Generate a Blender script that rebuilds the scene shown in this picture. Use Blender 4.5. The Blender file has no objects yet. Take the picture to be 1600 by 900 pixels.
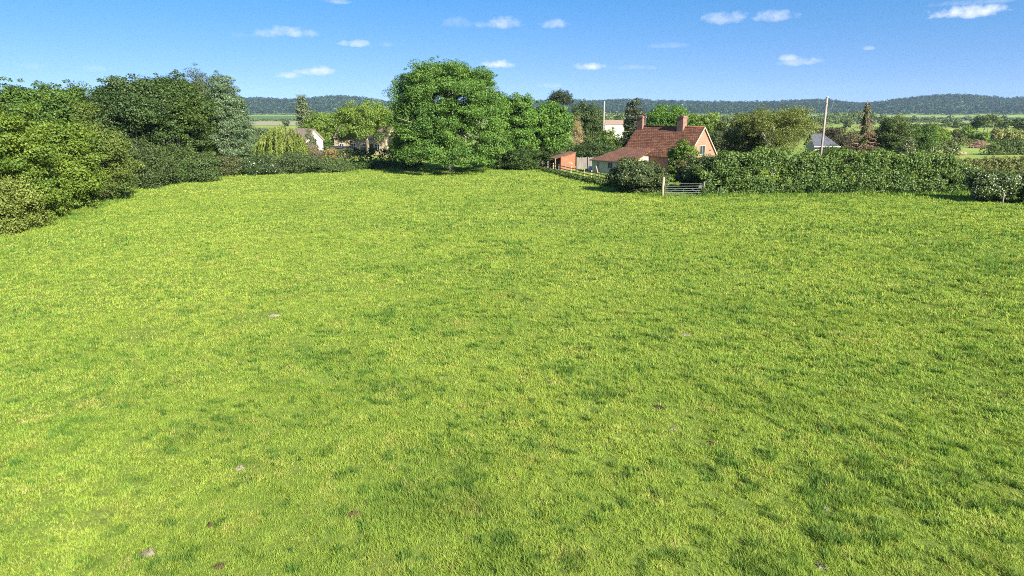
import bpy, math, random
import numpy as np
from mathutils import Vector

SC = bpy.context.scene
COL = SC.collection
R = math.radians
rng = np.random.default_rng(7)
random.seed(7)

# ------------------------------------------------------------------ layout
F = 1067.0                       # focal length in pixels of the 1600 x 900 picture
TH = R(14.15)                    # downward tilt of the camera
H = 7.5                          # camera height over the pasture
CT, ST = math.cos(TH), math.sin(TH)


def ground_y(py):
    """distance along the ground of what stands at picture row py"""
    return H / math.tan(TH + math.atan((py - 450) / F))


def px_x(px, Y, z=0.0):
    return (px - 800) / F * (Y * CT + (H - z) * ST)


def z_at(py, Y):
    return H - Y * math.tan(TH + math.atan((py - 450) / F))


def size(npx, Y):
    return npx / F * (Y * CT + 1.0)


# ------------------------------------------------------------------ noise
def _hash(ix, iy, seed):
    h = (ix.astype(np.int64) * 374761393 + iy.astype(np.int64) * 668265263 + seed * 1442695041) & 0x7FFFFFFF
    h = ((h ^ (h >> 13)) * 1274126177) & 0x7FFFFFFF
    h = h ^ (h >> 16)
    return (h & 0xFFFFFF) / float(0xFFFFFF)


def vnoise(x, y, seed=0):
    x = np.asarray(x, float); y = np.asarray(y, float)
    ix = np.floor(x); iy = np.floor(y)
    fx = x - ix; fy = y - iy
    fx = fx * fx * (3 - 2 * fx); fy = fy * fy * (3 - 2 * fy)
    a = _hash(ix, iy, seed); b = _hash(ix + 1, iy, seed)
    c = _hash(ix, iy + 1, seed); d = _hash(ix + 1, iy + 1, seed)
    return (a * (1 - fx) + b * fx) * (1 - fy) + (c * (1 - fx) + d * fx) * fy


def fbm(x, y, seed=0, octs=3):
    s = 0; amp = 1; t = 0
    for o in range(octs):
        s = s + amp * vnoise(x * 2 ** o, y * 2 ** o, seed + o * 17); t += amp; amp *= .5
    return s / t


# ------------------------------------------------------------------ terrain
SKY_X = np.array([-400, 0, 200, 390, 470, 520, 560, 610, 680, 760, 900, 1000, 1100, 1200, 1290, 1340, 1385, 1430, 1480, 1530, 1570, 1600, 1700, 2100])
SKY_Y = np.array([160, 158, 157, 154, 156, 151, 153, 160, 160, 158, 157.5, 156.5, 160, 158.5, 155, 162, 157, 151.5, 147.5, 150, 154, 152.5, 154, 158])
RIDGE_Y = 2400.0
TREE_H = 15.0


def smooth(t):
    t = np.clip(t, 0, 1); return t * t * (3 - 2 * t)


def terrain(x, y):
    x = np.asarray(x, float); y = np.asarray(y, float)
    z = np.zeros(np.broadcast(x, y).shape)
    near = np.clip((130 - y) / 20, 0, 1) * np.clip((70 - np.abs(x)) / 10, 0, 1)
    z = z + near * ((vnoise(x / 1.1, y / 1.1, 3) - .5) * .07 + (vnoise(x / .42, y / .42, 4) - .5) * .055 + (fbm(x / 9, y / 9, 5) - .5) * .25)
    yy = np.maximum(y, 50.0)
    px = 800 + x / (yy * CT + 1.5) * F
    ridge = np.interp(px, SKY_X, SKY_Y)
    top = (181 - ridge) / F * RIDGE_Y + H - TREE_H
    fore = 9.5
    z = z + fore * smooth((y - 1250) / 650) * (.8 + .4 * vnoise(x / 300, y / 300, 8))
    z = z + (top - fore) * smooth((y - 1850) / 600)
    z = z - 70 * smooth((y - 2700) / 900)
    z = z + np.clip((y - 130) / 100, 0, 1) * np.clip((1200 - y) / 200, 0, 1) * (fbm(x / 120, y / 120, 6) - .5) * .8
    return z


# ------------------------------------------------------------------ mesh helpers
def np_mesh(name, V, Fc, mat=None, parent=None, attrs=None, smoothed=False, mats=None, mat_idx=None):
    V = np.ascontiguousarray(V, dtype=np.float32); Fc = np.ascontiguousarray(Fc, dtype=np.int32)
    me = bpy.data.meshes.new(name)
    n, k = Fc.shape
    me.vertices.add(len(V)); me.vertices.foreach_set('co', V.ravel())
    me.loops.add(n * k); me.loops.foreach_set('vertex_index', Fc.ravel())
    me.polygons.add(n); me.polygons.foreach_set('loop_start', np.arange(0, n * k, k, dtype=np.int32))
    if smoothed: me.polygons.foreach_set('use_smooth', np.ones(n, dtype=bool))
    for m in (mats or [mat]): me.materials.append(m)
    if mat_idx is not None: me.polygons.foreach_set('material_index', np.asarray(mat_idx, dtype=np.int32))
    me.update(calc_edges=True)
    for an, arr in (attrs or {}).items():
        a = me.attributes.new(an, 'FLOAT', 'FACE'); a.data.foreach_set('value', np.ascontiguousarray(arr, dtype=np.float32))
    o = bpy.data.objects.new(name, me); COL.objects.link(o)
    if parent: o.parent = parent
    return o


class MB:
    """collects polygons; build() links them as ONE mesh with UVs in metres"""
    def __init__(s): s.v = []; s.f = []

    def poly(s, pts):
        b = len(s.v); s.v += [tuple(p) for p in pts]; s.f.append(tuple(range(b, b + len(pts))))

    def hexa(s, p):          # 8 corners: bottom 4 ccw, top 4 ccw
        b = len(s.v); s.v += [tuple(q) for q in p]
        for f in ((3, 2, 1, 0), (4, 5, 6, 7), (0, 1, 5, 4), (1, 2, 6, 5), (2, 3, 7, 6), (3, 0, 4, 7)):
            s.f.append(tuple(b + i for i in f))

    def box(s, x0, x1, y0, y1, z0, z1):
        s.hexa([(x0, y0, z0), (x1, y0, z0), (x1, y1, z0), (x0, y1, z0), (x0, y0, z1), (x1, y0, z1), (x1, y1, z1), (x0, y1, z1)])

    def bar(s, a, b, w, h=None):
        h = h or w
        a = Vector(a); b = Vector(b); d = (b - a).normalized()
        up = Vector((0, 0, 1)) if abs(d.z) < .95 else Vector((1, 0, 0))
        sx = d.cross(up).normalized(); sy = sx.cross(d).normalized()
        sx *= w / 2; sy *= h / 2
        s.hexa([a - sx - sy, a + sx - sy, a + sx + sy, a - sx + sy, b - sx - sy, b + sx - sy, b + sx + sy, b - sx + sy])

    def slab(s, quad, t):    # thick panel below a quad
        q = [Vector(p) for p in quad]; n = (q[1] - q[0]).cross(q[2] - q[0]).normalized()
        if n.z < 0: q.reverse(); n = -n
        s.hexa([p - n * t for p in q] + q)

    def tube(s, pts, rad, sides=8):
        V, Fc = tube(pts, rad, sides); b = len(s.v)
        s.v += [tuple(p) for p in V]; s.f += [tuple(int(i) + b for i in f) for f in Fc]
        s.f.append(tuple(b + i for i in range(sides))[::-1]); s.f.append(tuple(b + len(V) - sides + i for i in range(sides)))

    def build(s, name, mat, parent=None, smoothed=False):
        me = bpy.data.meshes.new(name); me.from_pydata(s.v, [], s.f); me.materials.append(mat)
        uv = me.uv_layers.new(name='UVMap')
        for p in me.polygons:
            n = p.normal
            u = Vector((0, 0, 1)).cross(n)
            u = u.normalized() if u.length > 1e-3 else Vector((1, 0, 0))
            w = n.cross(u)
            for li in p.loop_indices:
                co = me.vertices[me.loops[li].vertex_index].co
                uv.data[li].uv = (co.dot(u), co.dot(w))
            p.use_smooth = smoothed
        o = bpy.data.objects.new(name, me); COL.objects.link(o)
        if parent: o.parent = parent
        return o


def tube(pts, rad, sides=7):
    P = np.array(pts, float); r = np.array(rad, float)
    T = np.gradient(P, axis=0); T /= np.linalg.norm(T, axis=1)[:, None] + 1e-9
    ref = np.where(np.abs(T[:, 2:3]) < .9, np.array([[0, 0, 1.]]), np.array([[1., 0, 0]]))
    A = np.cross(T, ref); A /= np.linalg.norm(A, axis=1)[:, None] + 1e-9
    B = np.cross(T, A)
    ang = np.arange(sides) / sides * 2 * math.pi
    V = P[:, None, :] + r[:, None, None] * (np.cos(ang)[None, :, None] * A[:, None, :] + np.sin(ang)[None, :, None] * B[:, None, :])
    n = len(P); Fc = []
    i = np.arange(n - 1)[:, None] * sides; j = np.arange(sides)[None, :]; j2 = (j + 1) % sides
    Fc = np.stack([i + j, i + j2, i + sides + j2, i + sides + j], -1).reshape(-1, 4)
    return V.reshape(-1, 3), Fc


def tubes(lst):
    Vs = []; Fs = []; b = 0
    for pts, rad, sides in lst:
        V, Fc = tube(pts, rad, sides); Vs.append(V); Fs.append(Fc + b); b += len(V)
    return np.concatenate(Vs), np.concatenate(Fs)


def thing(name, label, cat, loc=(0, 0, 0), rotz=0, group=None):
    o = bpy.data.objects.new(name, None); COL.objects.link(o)
    o.location = loc; o.rotation_euler = (0, 0, rotz); o.empty_display_size = .3
    return tag(o, label, cat, group)


def tag(o, label, cat, group=None, kind=None):
    if label: o['label'] = label
    if cat: o['category'] = cat
    if group: o['group'] = group
    if kind: o['kind'] = kind
    return o


# ------------------------------------------------------------------ materials
def new_mat(name):
    m = bpy.data.materials.new(name); m.use_nodes = True
    nt = m.node_tree; nt.nodes.clear()
    out = nt.nodes.new('ShaderNodeOutputMaterial')
    return m, nt, out


def N(nt, t, **kw):
    n = nt.nodes.new(t)
    for k, v in kw.items():
        if k.startswith('i_'): n.inputs[k[2:].replace('_', ' ')].default_value = v
        else: setattr(n, k, v)
    return n


def mixc(nt, fac, a, b, mode='MIX'):
    n = nt.nodes.new('ShaderNodeMix'); n.data_type = 'RGBA'; n.blend_type = mode
    for sock, val in ((n.inputs[0], fac), (n.inputs[6], a), (n.inputs[7], b)):
        if isinstance(val, bpy.types.NodeSocket): nt.links.new(val, sock)
        elif isinstance(val, (tuple, list)): sock.default_value = (*val[:3], 1)
        else: sock.default_value = val
    return n.outputs[2]


def math_n(nt, op, a, b=0.0, c=None, clamp=False):
    n = nt.nodes.new('ShaderNodeMath'); n.operation = op; n.use_clamp = clamp
    for s, v in zip(n.inputs, (a, b, c)):
        if v is None: continue
        if isinstance(v, bpy.types.NodeSocket): nt.links.new(v, s)
        else: s.default_value = v
    return n.outputs[0]


def remap(nt, v, a, b, c=0.0, d=1.0):
    n = nt.nodes.new('ShaderNodeMapRange')
    nt.links.new(v, n.inputs[0])
    for i, q in enumerate((a, b, c, d)): n.inputs[i + 1].default_value = q
    return n.outputs[0]


def noise(nt, vec, scale, detail=3, rough=.55):
    n = N(nt, 'ShaderNodeTexNoise'); n.inputs['Scale'].default_value = scale
    n.inputs['Detail'].default_value = detail; n.inputs['Roughness'].default_value = rough
    if vec is not None: nt.links.new(vec, n.inputs['Vector'])
    return n.outputs['Fac']


def foliage_surface(nt, out, col, trans=.32, tcol=(1.15, 1.1, .45), gloss=.07, rough=.6, soft=0.0):
    gloss *= .3
    d = N(nt, 'ShaderNodeBsdfDiffuse'); nt.links.new(col, d.inputs[0])
    t = N(nt, 'ShaderNodeBsdfTranslucent')
    nt.links.new(mixc(nt, 1.0, col, tcol, 'MULTIPLY'), t.inputs[0])
    if soft:
        gn = N(nt, 'ShaderNodeNewGeometry')
        mv = N(nt, 'ShaderNodeMix', data_type='VECTOR'); mv.inputs[0].default_value = soft
        nt.links.new(gn.outputs['Normal'], mv.inputs[4]); mv.inputs[5].default_value = (0, 0, 1)
        nv = N(nt, 'ShaderNodeVectorMath', operation='NORMALIZE'); nt.links.new(mv.outputs[1], nv.inputs[0])
        nt.links.new(nv.outputs[0], d.inputs['Normal'])
    m = N(nt, 'ShaderNodeMixShader'); m.inputs[0].default_value = trans
    nt.links.new(d.outputs[0], m.inputs[1]); nt.links.new(t.outputs[0], m.inputs[2])
    g = N(nt, 'ShaderNodeBsdfGlossy'); g.inputs['Roughness'].default_value = rough; g.inputs[0].default_value = (.9, .95, 1, 1)
    m2 = N(nt, 'ShaderNodeMixShader'); m2.inputs[0].default_value = gloss
    nt.links.new(m.outputs[0], m2.inputs[1]); nt.links.new(g.outputs[0], m2.inputs[2])
    nt.links.new(m2.outputs[0], out.inputs[0])


_lm = {}


def leaf_mat(a, b, extra=None, gloss=.06, trans=.3):
    """leaf colour a to b by each leaf's own tint; extra = (colour, share) of odd leaves"""
    key = (a, b, extra, gloss, trans)
    if key in _lm: return _lm[key]
    m, nt, out = new_mat('leaves')
    at = N(nt, 'ShaderNodeAttribute', attribute_name='tint')
    col = mixc(nt, at.outputs['Fac'], a, b)
    at2 = N(nt, 'ShaderNodeAttribute', attribute_name='odd')
    if extra:
        col = mixc(nt, math_n(nt, 'LESS_THAN', at2.outputs['Fac'], extra[1]), col, extra[0])
    foliage_surface(nt, out, col, gloss=gloss, trans=trans)
    _lm[key] = m
    return m


def simple_mat(name, a, b, scale=2.0, rough=.85, bump=0.0, coords='obj', stretch=(1, 1, 1)):
    m, nt, out = new_mat(name)
    tc = N(nt, 'ShaderNodeTexCoord')
    mp = N(nt, 'ShaderNodeMapping'); mp.inputs['Scale'].default_value = stretch
    nt.links.new(tc.outputs['Object'], mp.inputs['Vector'])
    nz = noise(nt, mp.outputs[0], scale, 5, .6)
    f = remap(nt, nz, .3, .7)
    bs = N(nt, 'ShaderNodeBsdfPrincipled'); bs.inputs['Roughness'].default_value = rough
    bs.inputs['Specular IOR Level'].default_value = .3
    nt.links.new(mixc(nt, f, a, b), bs.inputs[0])
    if bump:
        bp = N(nt, 'ShaderNodeBump'); bp.inputs['Strength'].default_value = 1; bp.inputs['Distance'].default_value = bump
        nt.links.new(nz, bp.inputs['Height']); nt.links.new(bp.outputs[0], bs.inputs['Normal'])
    nt.links.new(bs.outputs[0], out.inputs[0])
    return m


BARK = simple_mat('bark', (.09, .07, .05), (.2, .17, .13), 6, .9, .03, stretch=(1, 1, .25))
PALE_BARK = simple_mat('pale_bark', (.13, .11, .085), (.26, .23, .185), 5, .85, .02, stretch=(1, 1, .3))
DEADWOOD = simple_mat('dead_wood', (.16, .1, .065), (.3, .21, .14), 4, .9)
POLE_WOOD = simple_mat('pole_wood', (.16, .135, .115), (.27, .235, .205), 5, .85, .01, stretch=(1, 1, .1))
FENCE_WOOD = simple_mat('fence_wood', (.09, .075, .055), (.18, .15, .11), 5, .9, .01)
POST_WOOD = simple_mat('post_wood', (.24, .2, .12), (.36, .3, .19), 4, .85, .01, stretch=(1, 1, .2))
GALV = simple_mat('galvanised_steel', (.05, .058, .058), (.1, .11, .11), 8, .45)
GALV.node_tree.nodes['Principled BSDF'].inputs['Metallic'].default_value = .6
RENDER_WHITE = simple_mat('white_render', (.5, .47, .42), (.66, .64, .59), 1.2, .9, .004)
RENDER_CREAM = simple_mat('cream_render', (.4, .37, .27), (.52, .49, .37), 1.5, .9, .005)
STONE_CREAM = simple_mat('cream_stone', (.24, .19, .12), (.4, .33, .23), 3.5, .9, .01)
DARK_GLASS, _nt, _o = new_mat('window_glass')
_b = N(_nt, 'ShaderNodeBsdfPrincipled'); _b.inputs[0].default_value = (.03, .035, .04, 1); _b.inputs['Roughness'].default_value = .08
_nt.links.new(_b.outputs[0], _o.inputs[0])
WHITE_PAINT = simple_mat('white_paint', (.5, .5, .48), (.62, .62, .6), 3, .5)
GREY_PAINT = simple_mat('grey_paint', (.3, .3, .29), (.42, .42, .4), 3, .6)
DARK_SLATE = simple_mat('slate_roof', (.04, .045, .055), (.085, .09, .105), 2.5, .7, .02)
THATCH = simple_mat('thatch_roof', (.13, .095, .075), (.22, .165, .13), 4, .95, .04)
WIRE_MAT = simple_mat('cable', (.05, .05, .05), (.09, .09, .09), 3, .6)


def brickish(name, cols, mortar, bw, bh, lime=None, bump=.01, stain=(.6, .6, .6), msize=.012, wave=False):
    m, nt, out = new_mat(name)
    uv = N(nt, 'ShaderNodeUVMap', uv_map='UVMap')
    br = N(nt, 'ShaderNodeTexBrick')
    br.inputs['Color1'].default_value = (*cols[0], 1); br.inputs['Color2'].default_value = (*cols[1], 1)
    br.inputs['Mortar'].default_value = (*mortar, 1); br.inputs['Scale'].default_value = 1
    br.inputs['Brick Width'].default_value = bw; br.inputs['Row Height'].default_value = bh
    br.inputs['Mortar Size'].default_value = msize; br.inputs['Bias'].default_value = -.1
    nt.links.new(uv.outputs[0], br.inputs['Vector'])
    col = br.outputs[0]
    n1 = noise(nt, uv.outputs[0], 1.1, 5, .65)
    col = mixc(nt, remap(nt, n1, .45, .7), col, mixc(nt, 1.0, col, stain, 'MULTIPLY'))
    n2 = noise(nt, uv.outputs[0], 5.0, 3, .6)
    col = mixc(nt, remap(nt, n2, .45, .75, 0, .7), col, cols[2])
    if lime:
        n3 = noise(nt, uv.outputs[0], .7, 5, .7)
        col = mixc(nt, remap(nt, n3, lime[1], lime[1] + .12), col, lime[0])
    bs = N(nt, 'ShaderNodeBsdfPrincipled'); bs.inputs['Roughness'].default_value = .9; bs.inputs['Specular IOR Level'].default_value = .25
    nt.links.new(col, bs.inputs[0])
    bp = N(nt, 'ShaderNodeBump'); bp.inputs['Strength'].default_value = 1; bp.inputs['Distance'].default_value = bump
    hgt = br.outputs['Fac']
    hgt = math_n(nt, 'SUBTRACT', math_n(nt, 'MULTIPLY', n2, .8), hgt)
    nt.links.new(hgt, bp.inputs['Height']); nt.links.new(bp.outputs[0], bs.inputs['Normal'])
    nt.links.new(bs.outputs[0], out.inputs[0])
    return m


TILES = brickish('clay_tiles', ((.14, .055, .03), (.28, .12, .06), (.055, .036, .025)), (.045, .025, .02), .32, .26, bump=.05, stain=(.5, .46, .45), msize=.03)
TILES_ORANGE = brickish('orange_clay_tiles', ((.2, .09, .055), (.27, .13, .08), (.17, .11, .075)), (.07, .04, .03), .32, .26, bump=.04, msize=.03)
TILES_LEAN = brickish('lean_to_tiles', ((.15, .065, .04), (.22, .1, .06), (.1, .065, .048)), (.05, .03, .022), .32, .26, bump=.05, stain=(.6, .55, .5), msize=.03)
BRICK = brickish('red_brick', ((.24, .1, .06), (.3, .14, .088), (.29, .17, .115)), (.3, .2, .145), .24, .085, lime=((.38, .27, .2), .72), bump=.01, stain=(.85, .8, .75))
BRICK_DARK = brickish('weathered_brick', ((.2, .09, .06), (.26, .13, .09), (.17, .11, .08)), (.24, .19, .15), .24, .085, bump=.01)
BRICK_SHED = brickish('limewashed_brick', ((.22, .075, .035), (.27, .1, .05), (.24, .11, .06)), (.27, .17, .11), .24, .085, lime=((.45, .35, .27), .55), bump=.01, stain=(.8, .75, .7))

# ------------------------------------------------------------------ grass and ground materials
GREEN_A = (.128, .235, .027)
GREEN_B = (.335, .39, .058)
GREEN_D = (.05, .125, .018)
STRAW = (.42, .36, .13)


def world_pos(nt):
    return N(nt, 'ShaderNodeNewGeometry').outputs['Position']


def make_grass_mat():
    m, nt, out = new_mat('grass_blades')
    p = world_pos(nt)
    big = remap(nt, noise(nt, p, .09, 4, .6), .35, .65)
    mid = remap(nt, noise(nt, p, .8, 3, .6), .3, .7)
    tint = N(nt, 'ShaderNodeAttribute', attribute_name='tint').outputs['Fac']
    tuft = N(nt, 'ShaderNodeAttribute', attribute_name='tuft').outputs['Fac']
    f = math_n(nt, 'ADD', math_n(nt, 'MULTIPLY', big, .3), math_n(nt, 'MULTIPLY', mid, .25))
    f = math_n(nt, 'ADD', f, math_n(nt, 'MULTIPLY', tint, .45), clamp=True)
    col = mixc(nt, f, GREEN_A, GREEN_B)
    col = mixc(nt, math_n(nt, 'GREATER_THAN', tint, .93), col, STRAW)
    dry = remap(nt, noise(nt, p, .55, 5, .7), .52, .68, 0, .55)
    col = mixc(nt, math_n(nt, 'MULTIPLY', dry, remap(nt, tint, .2, .8)), col, (.36, .31, .085))
    col = mixc(nt, tuft, col, GREEN_D)
    foliage_surface(nt, out, col, trans=.36, tcol=(1.1, 1.15, .55), gloss=.03, rough=.65, soft=.2)
    return m


def make_ground_mat():
    m, nt, out = new_mat('pasture_ground')
    p = world_pos(nt)
    sx = N(nt, 'ShaderNodeSeparateXYZ'); nt.links.new(p, sx.inputs[0])
    fine = remap(nt, noise(nt, p, 9, 4, .7), .3, .7)
    mid = remap(nt, noise(nt, p, .7, 4, .65), .35, .65)
    big = remap(nt, noise(nt, p, .06, 4, .6), .35, .65)
    col = mixc(nt, fine, (.07, .095, .02), (.15, .185, .033))
    col = mixc(nt, math_n(nt, 'MULTIPLY', mid, .6), col, (.1, .15, .024))
    far = mixc(nt, big, (.13, .195, .035), (.24, .28, .065))
    far = mixc(nt, math_n(nt, 'MULTIPLY', mid, .4), far, (.08, .14, .03))
    col = mixc(nt, remap(nt, sx.outputs['Y'], 85, 120), col, far)
    bs = N(nt, 'ShaderNodeBsdfPrincipled'); bs.inputs['Roughness'].default_value = .95; bs.inputs['Specular IOR Level'].default_value = .1
    nt.links.new(col, bs.inputs[0])
    bp = N(nt, 'ShaderNodeBump'); bp.inputs['Strength'].default_value = 1; bp.inputs['Distance'].default_value = .05
    nt.links.new(noise(nt, p, 4, 5, .7), bp.inputs['Height']); nt.links.new(bp.outputs[0], bs.inputs['Normal'])
    nt.links.new(bs.outputs[0], out.inputs[0])
    return m


def field_mat(name, a, b, scale=.05):
    m, nt, out = new_mat(name)
    p = world_pos(nt)
    f = remap(nt, noise(nt, p, scale, 5, .65), .35, .65)
    d = N(nt, 'ShaderNodeBsdfDiffuse'); nt.links.new(mixc(nt, f, a, b), d.inputs[0]); nt.links.new(d.outputs[0], out.inputs[0])
    return m


GRASS = make_grass_mat()
GROUND = make_ground_mat()


# ------------------------------------------------------------------ ground sheet
def axis(lo, hi, step, far_lo, far_hi, growth=1.12):
    a = list(np.arange(lo, hi + 1e-6, step))
    s = step
    while a[-1] < far_hi: s *= growth; a.append(a[-1] + min(s, 90))
    s = step
    while a[0] > far_lo: s *= growth; a.insert(0, a[0] - min(s, 90))
    return np.array(a)


xs = axis(-46, 52, .3, -2900, 2900); ys = axis(7, 112, .3, -400, 2900)
GX, GY = np.meshgrid(xs, ys)
V = np.stack([GX, GY, terrain(GX, GY)], -1).reshape(-1, 3)
nx, ny = len(xs), len(ys)
ii = (np.arange(ny - 1)[:, None] * nx + np.arange(nx - 1)[None, :]).ravel()
gr = np_mesh('ground', V, np.stack([ii, ii + 1, ii + nx + 1, ii + nx], -1), GROUND, smoothed=True)
tag(gr, 'gently uneven grazed pasture running out to the wooded hills', 'ground', kind='structure')


def field_sheet(px0, px1, ya, yb, mat, lift=.15, slant=0.0, label='distant field'):
    """a field between two distances, as a sheet on the terrain"""
    n, k = 40, 8
    P = []
    for j in range(k + 1):
        for i in range(n + 1):
            t = i / n; s = j / k
            Y = ya + (yb - ya) * s + slant * (t - .5)
            X = px_x(px0 + (px1 - px0) * t, Y)
            P.append((X, Y, float(terrain(X, Y)) + lift))
    Fc = [(j * (n + 1) + i, j * (n + 1) + i + 1, (j + 1) * (n + 1) + i + 1, (j + 1) * (n + 1) + i) for j in range(k) for i in range(n)]
    o = np_mesh('field', np.array(P), np.array(Fc), mat, smoothed=True)
    return tag(o, label, 'field', kind='structure')


TAN = field_mat('bare_field', (.2, .175, .12), (.25, .22, .16))
PALEGREEN = field_mat('pale_green_field', (.21, .28, .075), (.3, .34, .11))
YELLOWGREEN = field_mat('bright_meadow', (.3, .33, .08), (.38, .38, .12))
DEEPGREEN = field_mat('green_crop', (.05, .1, .03), (.075, .135, .04))
field_sheet(1250, 1660, 860, 1130, TAN, label='thin tan field before the wooded hills on the right')
field_sheet(1455, 1500, 330, 400, YELLOWGREEN, label='small bright yellow green meadow left of the far clump of trees')
field_sheet(1380, 1660, 480, 720, PALEGREEN, label='pale green strip of field beyond the far trees on the right')
field_sheet(330, 660, 560, 900, TAN, .15, label='pale field seen left of the tall slim tree')
field_sheet(330, 660, 1250, 1700, DEEPGREEN, label='deep green field below the left wooded hill')
field_sheet(1230, 1700, 1200, 1560, DEEPGREEN, label='green field below the right wooded hill')

# ------------------------------------------------------------------ field outline and turf
OUT = np.array([(-31, 4), (-32.5, 43), (-35.5, 60), (-41.5, 74), (-43, 86), (-26, 95), (-8, 99), (2.5, 103), (10.5, 78), (13, 68), (15, 66), (30, 66), (44, 67.5), (46, 61), (47, 4)], float)


def seg_dist(x, y, P):
    d = np.full(x.shape, 1e9)
    for a, b in zip(P[:-1], P[1:]):
        ab = b - a; t = np.clip(((x - a[0]) * ab[0] + (y - a[1]) * ab[1]) / (ab @ ab), 0, 1)
        d = np.minimum(d, np.hypot(x - a[0] - t * ab[0], y - a[1] - t * ab[1]))
    return d


# bare spots keep clear of blades
BARE = []      # (x, y, radius)


def bare(px, py, r):
    Y = ground_y(py); X = px_x(px, Y); BARE.append((X, Y, r)); return X, Y


DIRT_SPOTS = [  # px, py, long m, wide m, height, colour key, label
    (375, 733, .34, .16, .07, 'pale', 'pale dried earth lump in a dark tuft at the lower left of the pasture'),
    (232, 866, .34, .17, .09, 'mixed', 'pale and dark broken earth hole at the bottom left of the pasture'),
    (328, 818, .18, .13, .06, 'dark', 'small dark brown clod above the bottom left edge of the pasture'),
    (555, 800, .42, .13, .06, 'dark', 'flat dark brown dung pat left of the long bottom tuft'),
    (343, 884, .22, .14, .06, 'dark', 'black earth hole at the very bottom edge of the pasture'),
    (1030, 634, .62, .14, .06, 'dark', 'long dark brown earth scrape right of the middle of the pasture'),
    (1053, 666, .26, .16, .05, 'mixed', 'greyish earth clod just below the long brown scrape'),
    (1112, 690, .36, .14, .05, 'dark', 'narrow dark earth scrape lower right of the grey clod'),
    (427, 494, .6, .3, .09, 'pale', 'pale bare hump in the worn patch left of the middle'),
    (1070, 521, .45, .2, .07, 'pale', 'whitish bare lump of earth alone right of the middle'),
    (1291, 792, .17, .13, .08, 'pale', 'whitish stone in grass at the lower right'),
    (1283, 880, .3, .12, .04, 'mixed', 'pale brown bare streak at the bottom right edge'),
]
for d in DIRT_SPOTS: bare(d[0], d[1], max(d[2], d[3]) * .42)
for (bx, by, br_) in ((395, 497, .9), (830, 478, .8), (232, 520, 1.0), (145, 812, .3), (700, 590, .4), (520, 590, .4), (1150, 430, .8), (860, 350, .9)):
    bare(bx, by, br_)
TUFTS = []     # (x, y, radius, strength) dark longer tufts seen in the photograph
for (tx, ty, tr, ts) in ((285, 690, .5, 1), (380, 725, .45, .8), (650, 785, 1.2, .75), (720, 790, 1.0, .6), (1290, 830, .45, 1), (1480, 740, .7, .7), (1040, 725, .45, .8), (1125, 625, .8, .6), (560, 585, .8, .6), (330, 425, 1.0, .5), (1370, 405, 1.3, .7), (660, 495, 1.0, .7), (440, 605, .7, .6), (1440, 355, 1.8, .7), (1020, 385, 1.2, .8), (1150, 400, 1.0, .6), (1380, 470, 1.2, .6), (200, 620, .6, .5), (1230, 640, .9, .6), (800, 880, .8, .6), (960, 610, .5, .6), (1450, 495, 1.4, .7), (870, 505, .9, .5), (700, 715, 1.3, .5), (1200, 870, .5, .6), (1540, 560, .9, .6), (1190, 505, .8, .6)):
    Y = ground_y(ty); TUFTS.append((px_x(tx, Y), Y, tr, ts))


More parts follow.
